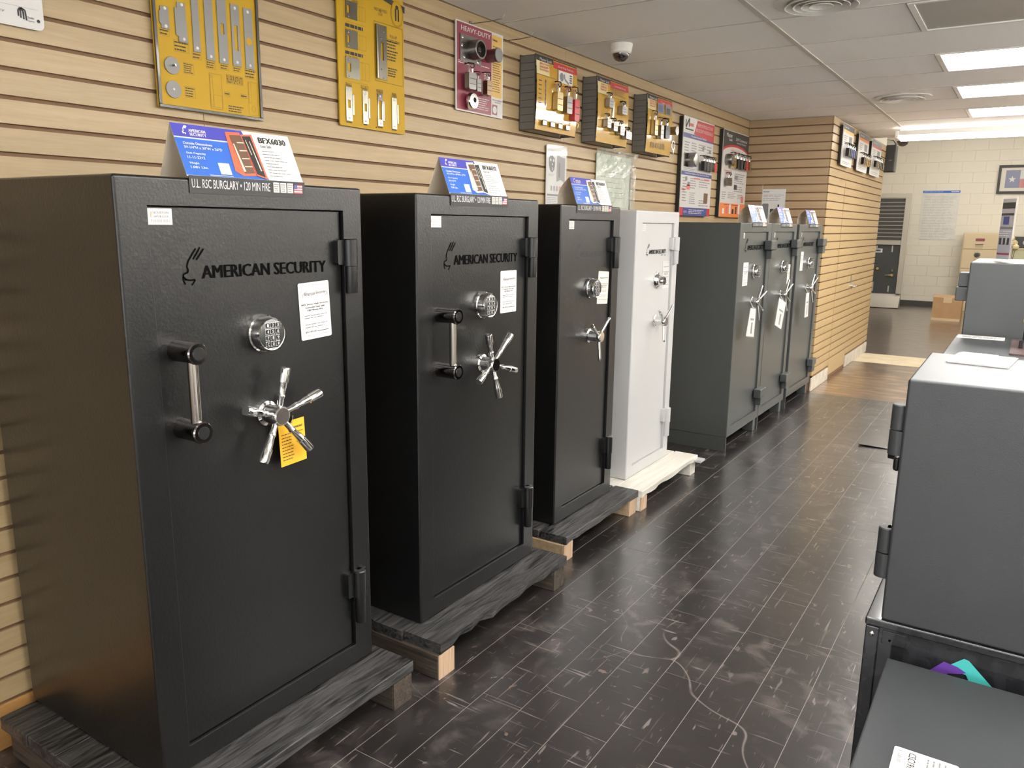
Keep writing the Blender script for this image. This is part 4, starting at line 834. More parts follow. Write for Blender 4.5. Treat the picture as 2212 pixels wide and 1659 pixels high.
p, q = zz(810, 1385), zz(940, 960); s.ring('drawing', M_ink, p[0], p[1], q[0], q[1], .0006, 1); s.ring('drawing', M_ink, p[0]+.002, p[1]+.006, p[0]+.012, q[1]-.006, .0005, 1); s.ring('drawing', M_ink, p[0]+.014, p[1]+.006, q[0]-.002, p[1]+.045, .0005, 1); s.disc('drawing', M_woodpic, p[0]+.007, q[1]-.012, .0012, 1); s.disc('drawing', M_woodpic, p[0]+.007, p[1]+.012, .0012, 1)
p, q = zz(1300, 1470), zz(1395, 1065); s.ring('drawing', M_ink, p[0], p[1], q[0], q[1], .0006, 1); s.ring('drawing', M_ink, p[0]+.002, p[1]+.040, p[0]+.012, q[1]-.004, .0005, 1)
for i in range(18): a0, a1 = 2*math.pi*i/18, 2*math.pi*(i+1)/18; c = zz(1355, 1395); s.stroke('drawing', M_ink, [(c[0]+.009*math.cos(a0), c[1]+.009*math.sin(a0)), (c[0]+.009*math.cos(a1), c[1]+.009*math.sin(a1))], .0005, 1)
p, q = zz(1035, 1420), zz(1230, 1370); s.lines('board_lettering', M_ink, p[0], p[1]-.003, q[0], q[1], 3, .4, 1)
s.done(o)
# second yellow board: strikes
YB2 = (2.346, 2.737, 1.920, 2.462)
o, s, W, H = board('strike_plate_board', 'unframed yellow board of chrome door strikes hung by the filler plate board', 'display board', 0.014, *YB2, M_yel, 0.006, r=0.008)
FBd = frame_x(0.014, YB2[0], YB2[2])
PB = lambda u, v: (PX(u, v, 0.016).y-YB2[0], PX(u, v, 0.016).z-YB2[2])
def zz(a, b): return PB(710+a/5.352, b/5.352)
p = zz(440, -8); s.poly('dark_stripe', M_ink, [(p[0], H-.004), zz(880, 160), zz(880, 85), (zz(640, 0)[0], H-.004)], 1)
c = zz(790, 165)
for rr in (.052, .047): 
    for i in range(28):
        a0, a1 = 2*math.pi*i/28, 2*math.pi*(i+1)/28; s.stroke('seal', M_ink, [(c[0]+rr*.72*math.cos(a0), c[1]+rr*math.sin(a0)), (c[0]+rr*.72*math.cos(a1), c[1]+rr*math.sin(a1))], .0012, 2)
s.disc('seal_ground', M_yel, c[0], c[1], .039, 2, 28, .053); s.rect('seal', M_ink, c[0]-.013, c[1]-.028, c[0]-.004, c[1]+.02, 3); s.rect('seal', M_ink, c[0]+.004, c[1]-.028, c[0]+.013, c[1]+.02, 3); s.disc('seal', M_ink, c[0], c[1]+.026, .010, 3, 14, .008)
p, q = zz(530, 910), zz(855, 375); p = (zz(540, 905)[0], zz(700, 950)[1]); s.ring('panel_outline', M_ink, p[0], p[1]-.006, q[0], q[1]+.012, .0014, 1)
for t_, a, b, c_, d in (('FULL-LIP', 712, 435, 790, 408), ('SECURITY STRIKE', 672, 478, 825, 440), ('SINGLE', 200, 985, 268, 962), ('STRIKE', 203, 1010, 268, 990), ('SECURITY', 373, 1018, 465, 992), ('STRIKE', 385, 1048, 452, 1025), ('MORTISE', 556, 1062, 632, 1040), ('STRIKE', 562, 1088, 628, 1068), ('BLANK', 735, 1098, 785, 1080), ('STRIKE', 733, 1125, 790, 1105), ('EL-100 SERIES', 195, 355, 338, 325), ('EL-200 SERIES', 195, 665, 340, 632), ('MADE WITH PRIDE', 530, 112, 672, 82), ('IN', 590, 138, 610, 122), ('U.S.A.', 575, 172, 628, 150), ('SERIES', 270, 26, 342, 2)):
    p, q = zz(a, b), zz(c_, d); h_ = min(abs(q[1]-p[1]), .012); s.text('board_lettering', M_ink, t_, p[0], p[1], q[0], p[1]+max(h_, .006), 1, 0.01)
for a, b, c_, d, n in ((665, 555, 800, 490, 3), (680, 700, 805, 600, 4), (690, 885, 800, 800, 4), (195, 325, 405, 300, 1), (195, 640, 405, 612, 1), (210, 1425, 275, 1400, 1), (410, 1455, 450, 1430, 1), (570, 1485, 630, 1462, 1), (735, 1515, 790, 1492, 1)):
    p, q = zz(a, b), zz(c_, d); s.lines('caption_print', M_ink, p[0], p[1], q[0], q[1], n, .45, 1)
for (a, b, c_, d, k) in ((195, 15, 325, 210, 0), (200, 350, 330, 555, 0), (203, 665, 355, 905, 1)):
    p, q = zz(a, d-10), zz(c_, b+25); w_ = q[0]-p[0]
    pt = holed(o, FBd, p[0], p[1], q[0], q[1], p[0]+w_*.12, p[1]+(q[1]-p[1])*.3, p[0]+w_*.34, p[1]+(q[1]-p[1])*.72, M_strike if k else M_strike, 'strike')
    for fy in (.12, .88): rivet(o, FBd, p[0]+w_*.22, p[1]+(q[1]-p[1])*fy, .0042, M_strike, .0035)
    for e in (.25, .5, .85): s.ring('drawing', M_ink, q[0]-.002, p[1]+.004, q[0]+w_*e*.9, q[1]-.008, .0006, 1)
    s.stroke('drawing', M_ink, [(p[0]+.006, p[1]-.012), (q[0]+.045, p[1]-.012)], .0007, 1); s.stroke('drawing', M_ink, [(p[0]-.008, p[1]), (p[0]-.008, q[1])], .0007, 1)
p, q = zz(552, 905), zz(660, 345); pt = holed(o, FBd, p[0], p[1], q[0], q[1]+.012, p[0]+.028, p[1]+.075, p[0]+.043, q[1]-.055, M_strike, 'strike', .001, .006)
MB().cyl(FBd.p(p[0]+.004, p[1]+.001, .007), FBd.p(p[0]+.004, q[1]+.011, .007), .006, n=14).build('rolled_lip', M_strike, pt)
for fx, fy in ((.04, .03), (.045, .94), (.03, .2), (.03, .8)): rivet(o, FBd, p[0]+fx, p[1]+(q[1]-p[1])*fy, .004, M_strike, .006)
for (a, b, c_, d, hl) in ((205, 1015, 285, 1390, 1), (398, 1062, 468, 1428, 1), (570, 1095, 635, 1455, 2), (733, 1140, 800, 1490, 0)):
    p, q = zz(a, d), zz(c_, b); w_ = (q[0]-p[0])*.8; h_ = q[1]-p[1]
    if hl == 1: pt = holed(o, FBd, p[0], p[1], p[0]+w_, q[1], p[0]+w_*.3, p[1]+h_*.38, p[0]+w_*.7, p[1]+h_*.62, M_strike, 'strike')
    elif hl == 2: pt = holed(o, FBd, p[0], p[1], p[0]+w_, q[1], p[0]+w_*.2, p[1]+h_*.2, p[0]+w_*.8, p[1]+h_*.8, M_dchrome, 'strike')
    else: pt = plate(o, FBd, [(p[0], p[1]), (p[0]+w_, p[1]), (p[0]+w_, q[1]), (p[0], q[1])], M_strike, 'strike')
    MB().fbox(FBd, p[0]+w_, p[1]+h_*.18, p[0]+w_*1.3, p[1]+h_*.8, .001, .005).build('strike_lip', M_strike if hl != 2 else M_dchrome, pt, bevel=.001)
    for fy in (.08, .92): rivet(o, FBd, p[0]+w_*.5, p[1]+h_*fy, .0048, M_paper, .0036)
rivet(o, FBd, W*.53, .012, .003, M_blk, .001)
s.done(o)
# burgundy board
BU = (3.107, 3.502, 2.071, 2.472)
o, s, W, H = board('padlock_board', 'burgundy heavy-duty padlock board with a large round hasp lock', 'display board', 0.014, *BU, M_paper, 0.006)
FBd = frame_x(0.014, BU[0], BU[2]); k = W*.74
s.rect('burgundy_panel', M_burg, .006, .006, k, H-.006, 1); s.rect('gold_panel', M_goldtext, k+.004, H*.24, W-.012, H-.012, 1)
s.text('board_lettering', M_paper, 'HEAVY-DUTY', W*.10, H*.90, W*.71, H*.955, 2, .02)
s.lines('board_print', M_paper, W*.04, H*.53, W*.33, H*.57, 2, .4, 2); s.lines('board_print', M_paper, W*.58, H*.42, W*.70, H*.50, 4, .4, 2); s.lines('board_print', M_paper, W*.35, H*.05, W*.70, H*.20, 6, .3, 2); s.lines('board_print', M_paper, W*.36, H*.55, W*.7, H*.58, 1, .3, 2)
s.text('gold_lettering', M_ink, 'Padlocks', k+.008, H*.90, k+.05, H*.925, 2); s.lines('gold_print', M_woodpic, k+.010, H*.30, W*.95, H*.85, 20, .35, 2)
s.text('gold_lettering', M_ink, 'THE LOCKSMITHS', k+.006, H*.20, W-.008, H*.215, 2); s.text('gold_lettering', M_ink, 'CHOICE', k+.03, H*.175, W-.02, H*.19, 2); s.rect('badge', M_burg, k+.008, H*.03, k+.052, H*.15, 2); s.disc('badge_mark', M_paper, k+.03, H*.09, .018, 3)
s.done(o)
hp_ = plate(o, FBd, [(W*.07, H*.56), (W*.50, H*.56), (W*.50, H*.86), (W*.07, H*.86)], M_satin, 'hasp_plate', .001, .006)
for fx, fy in ((.12, .82), (.11, .73), (.15, .61), (.45, .69), (.43, .59)): rivet(o, FBd, W*fx, H*fy, .008, M_chrome, .006)
c = FBd.p(W*.33, H*.71, .006)
MB().lathe(c, FBd.n, [(0, .045), (.045, .045), (.047, .043), (.047, .036), (.02, .035)], 36).build('hasp_ring', M_satin, hp_)
MB().fbox(FBd, W*.30, H*.68, W*.36, H*.74, .02, .045).build('hasp_staple', M_dchrome, hp_, bevel=.003)
pk = MB().lathe(FBd.p(W*.66, H*.70, .001), FBd.n, [(0, .030), (.052, .031), (.060, .035), (.066, .034)], 36).build('round_lock', M_satin, o)
MB().lathe(FBd.p(W*.66, H*.70, .0665), FBd.n, [(0, .033), (.002, .031)], 36).build('lock_face', M_platepaint, pk)
padlock(o, FBd, W*.10, H*.24, .058, .075, .022, .026, M_satin); padlock(o, FBd, W*.28, H*.235, .034, .058, .020, .024, M_satin); padlock(o, FBd, W*.48, H*.22, .042, .068, .022, .026, mat('bronze_lock', (.30, .22, .14), .3, 1.0))
dk = MB().lathe(FBd.p(W*.24, H*.12, .012), FBd.n, [(0, .034), (.006, .038), (.020, .038), (.026, .034)], 30).build('disc_padlock', M_chrome, o); MB().lathe(FBd.p(W*.255, H*.13, .0385), FBd.n, [(0, .012), (.001, .010)], 20).build('lock_gap', M_hole, dk)
MB().cyl(FBd.p(W*.555, H*.235, .020), FBd.p(W*.60, H*.232, .021), .006, n=10).build('key_bow', M_satin, o)
# slat hooks near the burgundy board
for (u, v), lb in (((1092, 88), 'bare wire slat wall hook beside the burgundy board'), ((1027, 50), 'bent wire slat wall hook above the burgundy board')):
    p = PX(u, v, 0.03); t = thing('wire_hook', lb, 'hook', (0, p.y, p.z), 'wire hooks on the slat wall')
    MB().tube([(0.002, p.y, p.z), (0.10, p.y+.02, p.z+.004), (0.16, p.y+.03, p.z+.010), (0.175, p.y+.035, p.z+.03)], .0022, 8).build('wire', M_satin, t); MB().box(0.0, p.y-.008, p.z-.02, .004, p.y+.008, p.z+.012).build('bracket', M_satin, t)
# three wire rack boards
def rack(label, ya, yb, za, zb, dep, title, sub, pics):
    t = thing('padlock_rack', label, 'display rack', (0, (ya+yb)/2, za), 'wire rack padlock boards')
    fr = MB()
    for y in (ya, yb):
        for x in (0.006, dep-.004): fr.tube([(x, y, za-.004), (x, y, zb+.004)], .0028, 6)
        for i in range(11): z = za+(zb-za)*i/10; fr.tube([(.006, y, z), (dep-.004, y, z)], .0016, 6)
    for z in (za-.004, zb+.004):
        for x in (.006, dep-.004): fr.tube([(x, ya, z), (x, yb, z)], .0028, 6)
    fr.build('wire_frame', M_wire, t)
    for y in (ya, yb): MB().box(.004, y-.0008, za, dep-.006, y+.0008, zb).build('side_panel', mat('dark_grey_panel', (.15, .142, .128), .5), t)
    F = frame_x(dep, ya, za); W, H = yb-ya, zb-za; b = MB(); n = 10; V = []; Fc = []      # sheet bowed a little, so it glints
    def bow(y): return 0.010*math.sin(math.pi*max(0, min(1, y/H)))
    for j in range(n+1): y = H*j/n; V += [F.p(0, y, bow(y)), F.p(W, y, bow(y))]
    Fc = [(2*j, 2*j+1, 2*j+3, 2*j+2) for j in range(n)]
    def strip(name, m, x0, y0, x1, y1, d):
        k = max(2, int((y1-y0)/H*n)+2); mb = MB(); VV = []
        for j in range(k+1): y = y0+(y1-y0)*j/k; VV += [F.p(x0, y, bow(y)+d), F.p(x1, y, bow(y)+d)]
        return mb.add(VV, [(2*j, 2*j+1, 2*j+3, 2*j+2) for j in range(k)]).build(name, m, t, smooth=True)
    MB().add(V, Fc).build('board', M_gold, t, smooth=True)
    strip('heading_black', M_ink, 0, H*.935, W*.40, H, .0006); strip('heading_red', M_red, W*.40, H*.90, W, H*.985, .0006); strip('pale_field', M_paleyel, 0, H*.755, W*.30, H*.93, .0006)
    Fb = Frame(F.p(0, 0, .0095), F.r, F.u); s = Sheet(Fb)
    Fh = Frame(F.p(0, 0, .0012), F.r, F.u); sh = Sheet(Fh); sh.text('rack_lettering', M_paper, 'Master Lock', W*.08, H*.945, W*.36, H*.982, 3, .01); sh.text('rack_lettering', M_paper, title, W*.52, H*.915, W*.90, H*.955, 4, .01); sh.done(t)
    F8 = Frame(F.p(0, 0, .0065), F.r, F.u); s8 = Sheet(F8)
    for i, w_ in enumerate(sub): s8.text('red_lettering', M_red, w_, W*.07, H*(.885-.04*i), W*.27, H*(.912-.04*i), 2, .02)
    s8.rect('rule', M_ink, 0, H*.745, W*.97, H*.749, 4); s8.done(t)
    if pics == 0:
        s.rect('picture', M_paper, W*.50, H*.72, W*.86, H*.885, 1); s.disc('picture_lock', M_greyink, W*.58, H*.80, .022, 2); s.stroke('picture_lock', M_greyink, [(W*.64, H*.85), (W*.66, H*.78), (W*.76, H*.73)], .012, 2); s.lines('picture_lock', M_ink, W*.78, H*.74, W*.84, H*.87, 4, .6, 2, .05)
        s.lines('red_print', M_red, W*.40, H*.63, W*.92, H*.69, 2, .35, 1)
        for i in range(6): s.disc('key_drawing', M_greyink, W*.20, H*(.68-.06*i), .007, 1); s.rect('key_drawing', M_greyink, W*.19, H*(.64-.06*i), W*.21, H*(.68-.06*i), 1); s.lines('board_print', M_ink, W*.04, H*(.655-.06*i), W*.11, H*(.68-.06*i), 1, .5, 1)
    elif pics == 1:
        s.lines('board_print', M_woodpic, W*.38, H*.78, W*.92, H*.90, 5, .35, 1); s.lines('board_print', M_greyink, W*.70, H*.55, W*.95, H*.72, 5, .4, 1)
    else:
        s.rect('picture', M_greyink, W*.36, H*.73, W*.62, H*.91, 1); s.rect('picture', M_greyink, W*.68, H*.73, W*.93, H*.91, 1); s.rect('picture_tint', M_navy, W*.40, H*.76, W*.58, H*.88, 2); s.rect('picture_tint', M_dkfelt, W*.72, H*.75, W*.88, H*.86, 2); s.lines('board_print', M_woodpic, W*.2, H*.64, W*.9, H*.70, 2, .3, 1)
        for i in range(6): s.rect('key_drawing', M_woodpic, W*(.18+.1*i), H*.09, W*(.21+.1*i), H*.19, 1)
    s.done(t)
    return t, F, W, H
RK = (2.0375, 2.4075)
M_brz = mat('satin_brass_lock', (.50, .40, .22), .28, 1.0); M_lam = mat('laminated_steel', (.34, .33, .31), .3, 1.0)
t, F, W, H = rack('wire rack board with three padlocks, one of them red', 3.68, 4.124, *RK, 0.10, 'Door Key Padlocks', ('MATCH YOUR', 'DOOR SECURITY', 'SYSTEM'), 0)
padlock(t, F, W*.36, H*.30, .060, .095, .014, .030, M_brz); padlock(t, F, W*.60, H*.29, .060, .090, .014, .030, M_satin); padlock(t, F, W*.80, H*.21, .056, .115, .014, .030, M_red)
for i in range(4): MB().fbox(F, W*(.12+.19*i), H*.06, W*(.22+.19*i), H*.14, .012, .020).build('lock_cylinder', M_satin, t, bevel=.004)
MB().tube([F.p(W*.93, H*.20, .03), F.p(W*.94, H*.17, .034), F.p(W*.93, H*.12, .03)], .004, 8).build('key', M_brass, t)
t, F, W, H = rack('wire rack board with six steel padlocks of several shackle lengths', 4.38, 4.812, *RK, 0.10, 'Commercial Security', ('TOP 10', 'COMMERCIAL', 'SECURITY LOCKS'), 1)
for (x, y, w_, h_) in ((.20, .55, .058, .055), (.62, .50, .075, .050), (.16, .23, .050, .052), (.36, .20, .056, .048), (.58, .16, .060, .055), (.78, .12, .082, .046)): padlock(t, F, W*x, H*y, w_, h_, .014, .030, M_lam)
MB().tube([F.p(W*.40, H*.42, .02), F.p(W*.40, H*.66, .02), F.p(W*.42, H*.69, .02), F.p(W*.44, H*.66, .02), F.p(W*.44, H*.42, .02)], .0035, 8).build('long_shackle', M_chrome, t)
t, F, W, H = rack('wire rack board with a round lock and keys on a ring', 5.114, 5.552, *RK, 0.10, 'Trailer Locks', ('PROTECT', 'WHAT YOU', 'VALUE'), 2)
padlock(t, F, W*.12, H*.30, .052, .10, .014, .030, M_brz); padlock(t, F, W*.36, H*.26, .050, .09, .014, .030, M_lam); padlock(t, F, W*.54, H*.29, .080, .085, .014, .032, M_blk)
rl = MB().lathe(F.p(W*.90, H*.46, .002), F.n, [(0, .028), (.055, .029), (.062, .033), (.066, .031)], 28).build('round_lock', M_satin, t)
MB().tube([F.p(W*.97+.028*math.cos(a/8*math.pi), H*.20+.03*math.sin(a/8*math.pi), .03) for a in range(17)], .0015, 6).build('key_ring', M_chrome, t); MB().prism(F, rrect(W*.955, H*.02, W*.985, H*.12, .005), .03, .033).build('key', M_dchrome, t, smooth=False)
# two tall boards standing off the wall
def tall(label, ya, yb, za, zb):
    t = thing('product_board', label, 'display board', (0, (ya+yb)/2, za), 'tall product boards on the slat wall')
    MB().box(0.002, ya+.004, za+.004, .034, yb-.004, zb-.004).build('edge_shadow_tray', M_blk, t); MB().box(.034, ya, za, .040, yb, zb).build('board', mat('light_grey_board', (.56, .545, .52), .35), t)  # black backing stands for the dark board edge and its shadow on the wall
    return t, Sheet(frame_x(.040, ya, za)), frame_x(.040, ya, za), yb-ya, zb-za
t, s, F, W, H = tall('tall white product board with red heading and navy bands', 5.955, 6.645, 1.626, 2.375)
s.rect('white_field', M_paper, 0, H*.86, W*.40, H, 1); s.poly('red_heading', M_red, [(W*.32, H*.84), (W, H*.80), (W, H*.985), (W*.42, H*.985)], 2)
s.text('heading_lettering', M_paper, 'PREMIUM PRODUCTS FOR', W*.42, H*.925, W*.94, H*.96, 3, .01); s.text('heading_lettering', M_paper, 'KEY SECURITY PROFESSIONALS', W*.38, H*.87, W*.95, H*.905, 3, .01)
s.stroke('heading_logo', M_dkfelt, [(W*.06, H*.965), (W*.06, H*.89), (W*.16, H*.98), (W*.16, H*.90)], .018, 2); s.rect('heading_logo', M_pinkish, W*.18, H*.91, W*.30, H*.94, 2); s.rect('heading_logo', M_dkfelt, W*.05, H*.868, W*.30, H*.882, 2)
s.rect('navy_band', M_navy, 0, H*.79, W, H*.835, 1); s.text('band_lettering', M_paper, 'Premium Security Padlocks', W*.25, H*.80, W*.75, H*.825, 2); s.rect('navy_band', M_navy, 0, H*.415, W, H*.455, 1); s.text('band_lettering', M_paper, 'Custom Laser Options to Meet Your Security Needs', W*.10, H*.425, W*.90, H*.447, 2)
s.rect('red_corner', M_red, 0, 0, W, H*.085, 1); s.rect('navy_band', M_navy, W*.10, 0, W*.90, H*.085, 2); s.lines('band_lettering', M_paper, W*.28, H*.02, W*.8, H*.07, 3, .4, 3); s.text('band_lettering', M_paper, 'LOCK', W*.12, H*.03, W*.22, H*.05, 3)
for a, b, c, d, n, sd in ((.05, .65, .22, .76, 4, 1), (.27, .66, .47, .76, 4, 2), (.50, .68, .75, .76, 3, 3), (.78, .64, .95, .76, 4, 4), (.05, .46, .5, .49, 2, 5), (.28, .28, .50, .40, 5, 6), (.58, .30, .95, .40, 4, 7), (.05, .14, .20, .40, 9, 8), (.28, .12, .50, .25, 6, 9), (.60, .10, .95, .18, 3, 10)): s.lines('board_print', M_greyink, W*a, H*b, W*c, H*d, n, .35, 1, .3, sd)
for a, b in ((.12, .36), (.20, .31), (.62, .70), (.85, .68)): s.rect('product_picture', M_greyink, W*a, H*b, W*(a+.07), H*(b+.04), 2)
s.rect('product_picture', M_pinkish, W*.18, H*.27, W*.28, H*.32, 2); s.text('red_lettering', M_red, 'Edge', W*.03, H*.25, W*.13, H*.285, 2); s.rect('red_lettering', M_pinkish, W*.40, H*.385, W*.60, H*.40, 3); s.rect('red_lettering', M_pinkish, W*.74, H*.385, W*.92, H*.40, 3); s.rect('product_picture', M_woodpic, W*.76, H*.14, W*.90, H*.25, 2); s.done(t)
plate(t, F, [(W*.05, H*.50), (W*.33, H*.50), (W*.33, H*.64), (W*.05, H*.64)], M_satin, 'lock_plate', .001, .006); MB().lathe(F.p(W*.21, H*.572, .005), F.n, [(0, .055), (.055, .055), (.060, .050), (.062, .030)], 30).build('round_lock', M_lam, t)
for x, m in ((.52, M_blk), (.62, M_dkfelt), (.72, M_dkfelt), (.80, M_dchrome), (.88, M_red)): padlock(t, F, W*x, H*.48, .055, .075, .022, .030, m)
t, s, F, W, H = tall('tall product board with black heading, red arc and orange foot', 6.90, 7.62, 1.628, 2.376)
s.rect('black_heading', M_dkfelt, 0, H*.74, W, H*.99, 1); s.text('heading_lettering', M_paper, 'Master', W*.10, H*.92, W*.32, H*.965, 3, .02); s.text('heading_lettering', M_paper, 'Lock', W*.20, H*.88, W*.32, H*.91, 3, .02); s.text('heading_lettering', M_paper, '2019 Commercial', W*.46, H*.90, W*.92, H*.935, 3, .01); s.text('heading_lettering', M_paper, 'Security Products', W*.50, H*.86, W*.88, H*.89, 3, .01)
arc = [(W*.5+W*.62*math.cos(a), H*.68+H*.155*math.sin(a)) for a in [math.pi*i/16 for i in range(17)]]; arc = [(max(0, min(W, x)), y) for x, y in arc]
s.poly('red_arc', M_red, [(0, H*.70)]+[(x, y+H*.014) for x, y in reversed(arc)]+[(W, H*.66), (W, H*.62), (0, H*.62)], 2); s.poly('grey_field', mat('light_grey_board', (0, 0, 0)), [(0, H*.60), (W, H*.60)]+[(x, y-H*.012) for x, y in arc], 3)
s.text('red_lettering', M_pinkish, 'Padlock Security', W*.30, H*.765, W*.66, H*.79, 4); s.text('red_lettering', M_pinkish, 'Commercial', W*.08, H*.525, W*.38, H*.55, 1); s.text('red_lettering', M_pinkish, 'Products', W*.16, H*.49, W*.32, H*.51, 1)
s.rect('orange_foot', M_orange, 0, 0, W, H*.165, 1)
for i, a in enumerate((.10, .24, .36, .48, .60, .72, .84)): s.rect('foot_picture', (M_paper, M_pinkish, M_paper, M_dkfelt, M_woodpic, M_paper, M_paper)[i], W*a, H*.04, W*(a+.07), H*(.10+.03*(i % 3)), 2)
s.lines('foot_print', M_ink, W*.15, H*.14, W*.75, H*.155, 1, .4, 2)
for a, b, c, d, n, sd in ((.50, .40, .95, .53, 5, 1), (.50, .30, .95, .38, 3, 2), (.05, .20, .22, .30, 4, 3), (.28, .22, .60, .30, 4, 4), (.66, .22, .95, .28, 3, 5), (.30, .36, .46, .47, 5, 6)): s.lines('board_print', M_greyink, W*a, H*b, W*c, H*d, n, .35, 1, .3, sd)
s.rect('product_picture', M_dkfelt, W*.50, H*.33, W*.62, H*.39, 2); s.rect('product_picture', M_greyink, W*.50, H*.45, W*.64, H*.50, 2); s.rect('red_lettering', M_pinkish, W*.82, H*.18, W*.92, H*.26, 2); s.done(t)
MB().lathe(F.p(W*.14, H*.66, .002), F.n, [(0, .05), (.05, .05), (.06, .045)], 28).build('round_lock', M_lam, t)
for x, m in ((.24, M_brass), (.38, M_blk), (.52, M_dkfelt), (.64, M_dchrome), (.74, M_red), (.87, M_brz)): padlock(t, F, W*x, H*.57, .058, .085, .022, .030, m)
padlock(t, F, W*.10, H*.36, .075, .07, .02, .03, M_satin)
# small notices on the slat wall
o, s, W, H = board('brochure', 'white brochure with a dark mask picture in a clear holder', 'brochure', 0.012, 3.957, 4.187, 1.642, 1.984, M_paper, .004)
mk = [(W*.12, H*.80), (W*.20, H*.85), (W*.30, H*.84), (W*.40, H*.80), (W*.42, H*.70), (W*.38, H*.61), (W*.28, H*.565), (W*.18, H*.60), (W*.11, H*.70)]
s.poly('mask_picture', M_dkfelt, mk[::-1], 1); s.disc('mask_hole', M_paper, W*.20, H*.77, .008, 2); s.disc('mask_hole', M_paper, W*.34, H*.765, .008, 2); s.disc('mask_hole', M_paper, W*.285, H*.70, .006, 2); s.rect('mask_hole', M_paper, W*.28, H*.60, W*.31, H*.65, 2)
s.poly('safe_picture', M_greyink, [(W*.50, H*.42), (W*.72, H*.46), (W*.93, H*.41), (W*.93, H*.83), (W*.78, H*.83), (W*.52, H*.87)], 1); s.rect('safe_picture_detail', M_dkfelt, W*.60, H*.50, W*.68, H*.74, 2)
s.lines('brochure_print', M_greyink, W*.1, H*.50, W*.40, H*.55, 3, .4, 1); s.text('brochure_print', M_greyink, 'IT TAKES A THIEF', W*.08, H*.91, W*.7, H*.945, 1)
for i in range(3): s.rect('badge', M_greyink, W*(.22+.14*i), H*.27, W*(.30+.14*i), H*.35, 1)
s.rect('flag_badge', M_pinkish, W*.64, H*.27, W*.78, H*.35, 1); s.rect('table_head', M_dkfelt, W*.05, H*.185, W*.95, H*.215, 1); s.lines('brochure_print', M_greyink, W*.05, H*.05, W*.95, H*.17, 4, .3, 1, .02)
s.done(o); MB().fbox(frame_x(.012, 3.955, 1.640), 0, 0, .234, .35, .003, .0045).build('clear_holder', M_acryl, o)
ya, yb, za, zb = 4.562, 5.155, 1.600, 2.020
o = thing('film_sleeve', 'pale green sheet in a crumpled clear film sleeve on the slat wall', 'paper sleeve', (0.01, (ya+yb)/2, za))
MB().box(.004, ya+.02, za, .010, yb-.06, zb-.03).build('sheet', M_greenpaper, o)
n, m_ = 30, 22; rn = random.Random(4); V = []
for j in range(m_+1):
    for i in range(n+1):
        f = j/m_; amp = .001+.015*max(0, f-.55)/.45
        V.append((.022+amp*(math.sin(i*1.7+j*.9)*.6+math.sin(i*.7-j*1.6+2)*.6+rn.uniform(-.3, .3)), ya+(yb-ya)*i/n, za+(zb-za)*f))
MB().add(V, [(j*(n+1)+i, j*(n+1)+i+1, (j+1)*(n+1)+i+1, (j+1)*(n+1)+i) for j in range(m_) for i in range(n)]).build('film', M_film, o, smooth=True)
s = Sheet(frame_x(.010, ya, za))
for i in range(9): s.lines('sheet_print', M_greyink, .06, .02+.032*i, .50, .03+.032*i, 1, .3, 1, .4, i)
s.done(o)
MB().box(.006, yb-.075, za, .012, yb-.055, zb-.10).build('binding', M_dkfelt, o)

# boards, speaker on the slat box
for i, (y0, zb, hw, hm, lab_) in enumerate(((8.0, 2.498, M_dkfelt, M_goldtext, 'padlock card with blue padlocks beside the aisle corner of the yellow slat wall'), (8.80, 2.500, M_greyink, M_orange, 'padlock card with brass padlocks between two others on the yellow slat wall'), (9.58, 2.500, M_greyink, M_red, 'padlock card with red stripe and silver padlocks next to the black speaker'))):
    t = thing('padlock_card', lab_, 'display board', (BX, y0+.25, 2.12), 'padlock cards on the yellow slat wall'); w_ = (.50, .56, .62)[i]; F = frame_x(.80, y0, 2.122); H = zb-2.122
    MB().box(BX+.001, y0+.02, 2.14, .790, y0+w_-.02, zb-.02).build('spacer', M_blk, t); MB().prism(F, rrect(0, 0, w_, H, .015), -.008, 0).build('board', M_paper, t, smooth=False)
    s = Sheet(F); s.rect('heading', hw, 0, H*.86, w_, H*.99, 1); s.rect('stripe', hm, 0, H*.79, w_, H*.86, 1); s.lines('card_print', M_greyink, w_*.06, H*.55, w_*.4, H*.74, 4, .35, 1); s.rect('picture', M_greyink, w_*.55, H*.56, w_*.85, H*.74, 1); s.lines('card_print', M_greyink, w_*.06, H*.04, w_*.85, H*.12, 2, .3, 1); s.text('heading_lettering', M_paper, 'Master Lock', w_*.08, H*.90, w_*.45, H*.95, 2); s.done(t)
    for k in range(5): padlock(t, F, w_*(.12+.17*k), H*(.22 if i != 1 else .16), .055, .075, .02, .03, ((M_blk, M_dkfelt, M_navy, M_navy, M_dkfelt), (M_dchrome, M_brz, M_brass, M_brass, M_brz), (M_dchrome, M_brz, M_satin, M_satin, M_dchrome))[i][k])
t = thing('speaker', 'black box speaker hung at the far end of the yellow slat wall', 'speaker', (.78, 10.9, 2.23))
MB().box(.70, 10.88, 2.232, .857, 11.05, 2.552).build('cabinet', M_blk, t, bevel=.006); MB().fbox(frame_my(.705, 10.879, 2.24), 0, 0, .147, .304, 0, .006).build('grille', M_dkfelt, t, bevel=.003)
MB().fbox(frame_my(.79, 10.872, 2.36), 0, 0, .035, .012, 0, .003).build('badge', M_satin, t)
MB().box(.72, BOXEND, 2.40, .76, 10.88, 2.44).build('bracket', M_blk, t); MB().tube([(.73, 10.87, 2.56), (.76, 10.80, 2.61), (.82, 10.87, 2.60), (.853, 10.9, 2.552)], .006, 8).build('cable', M_blk, t)
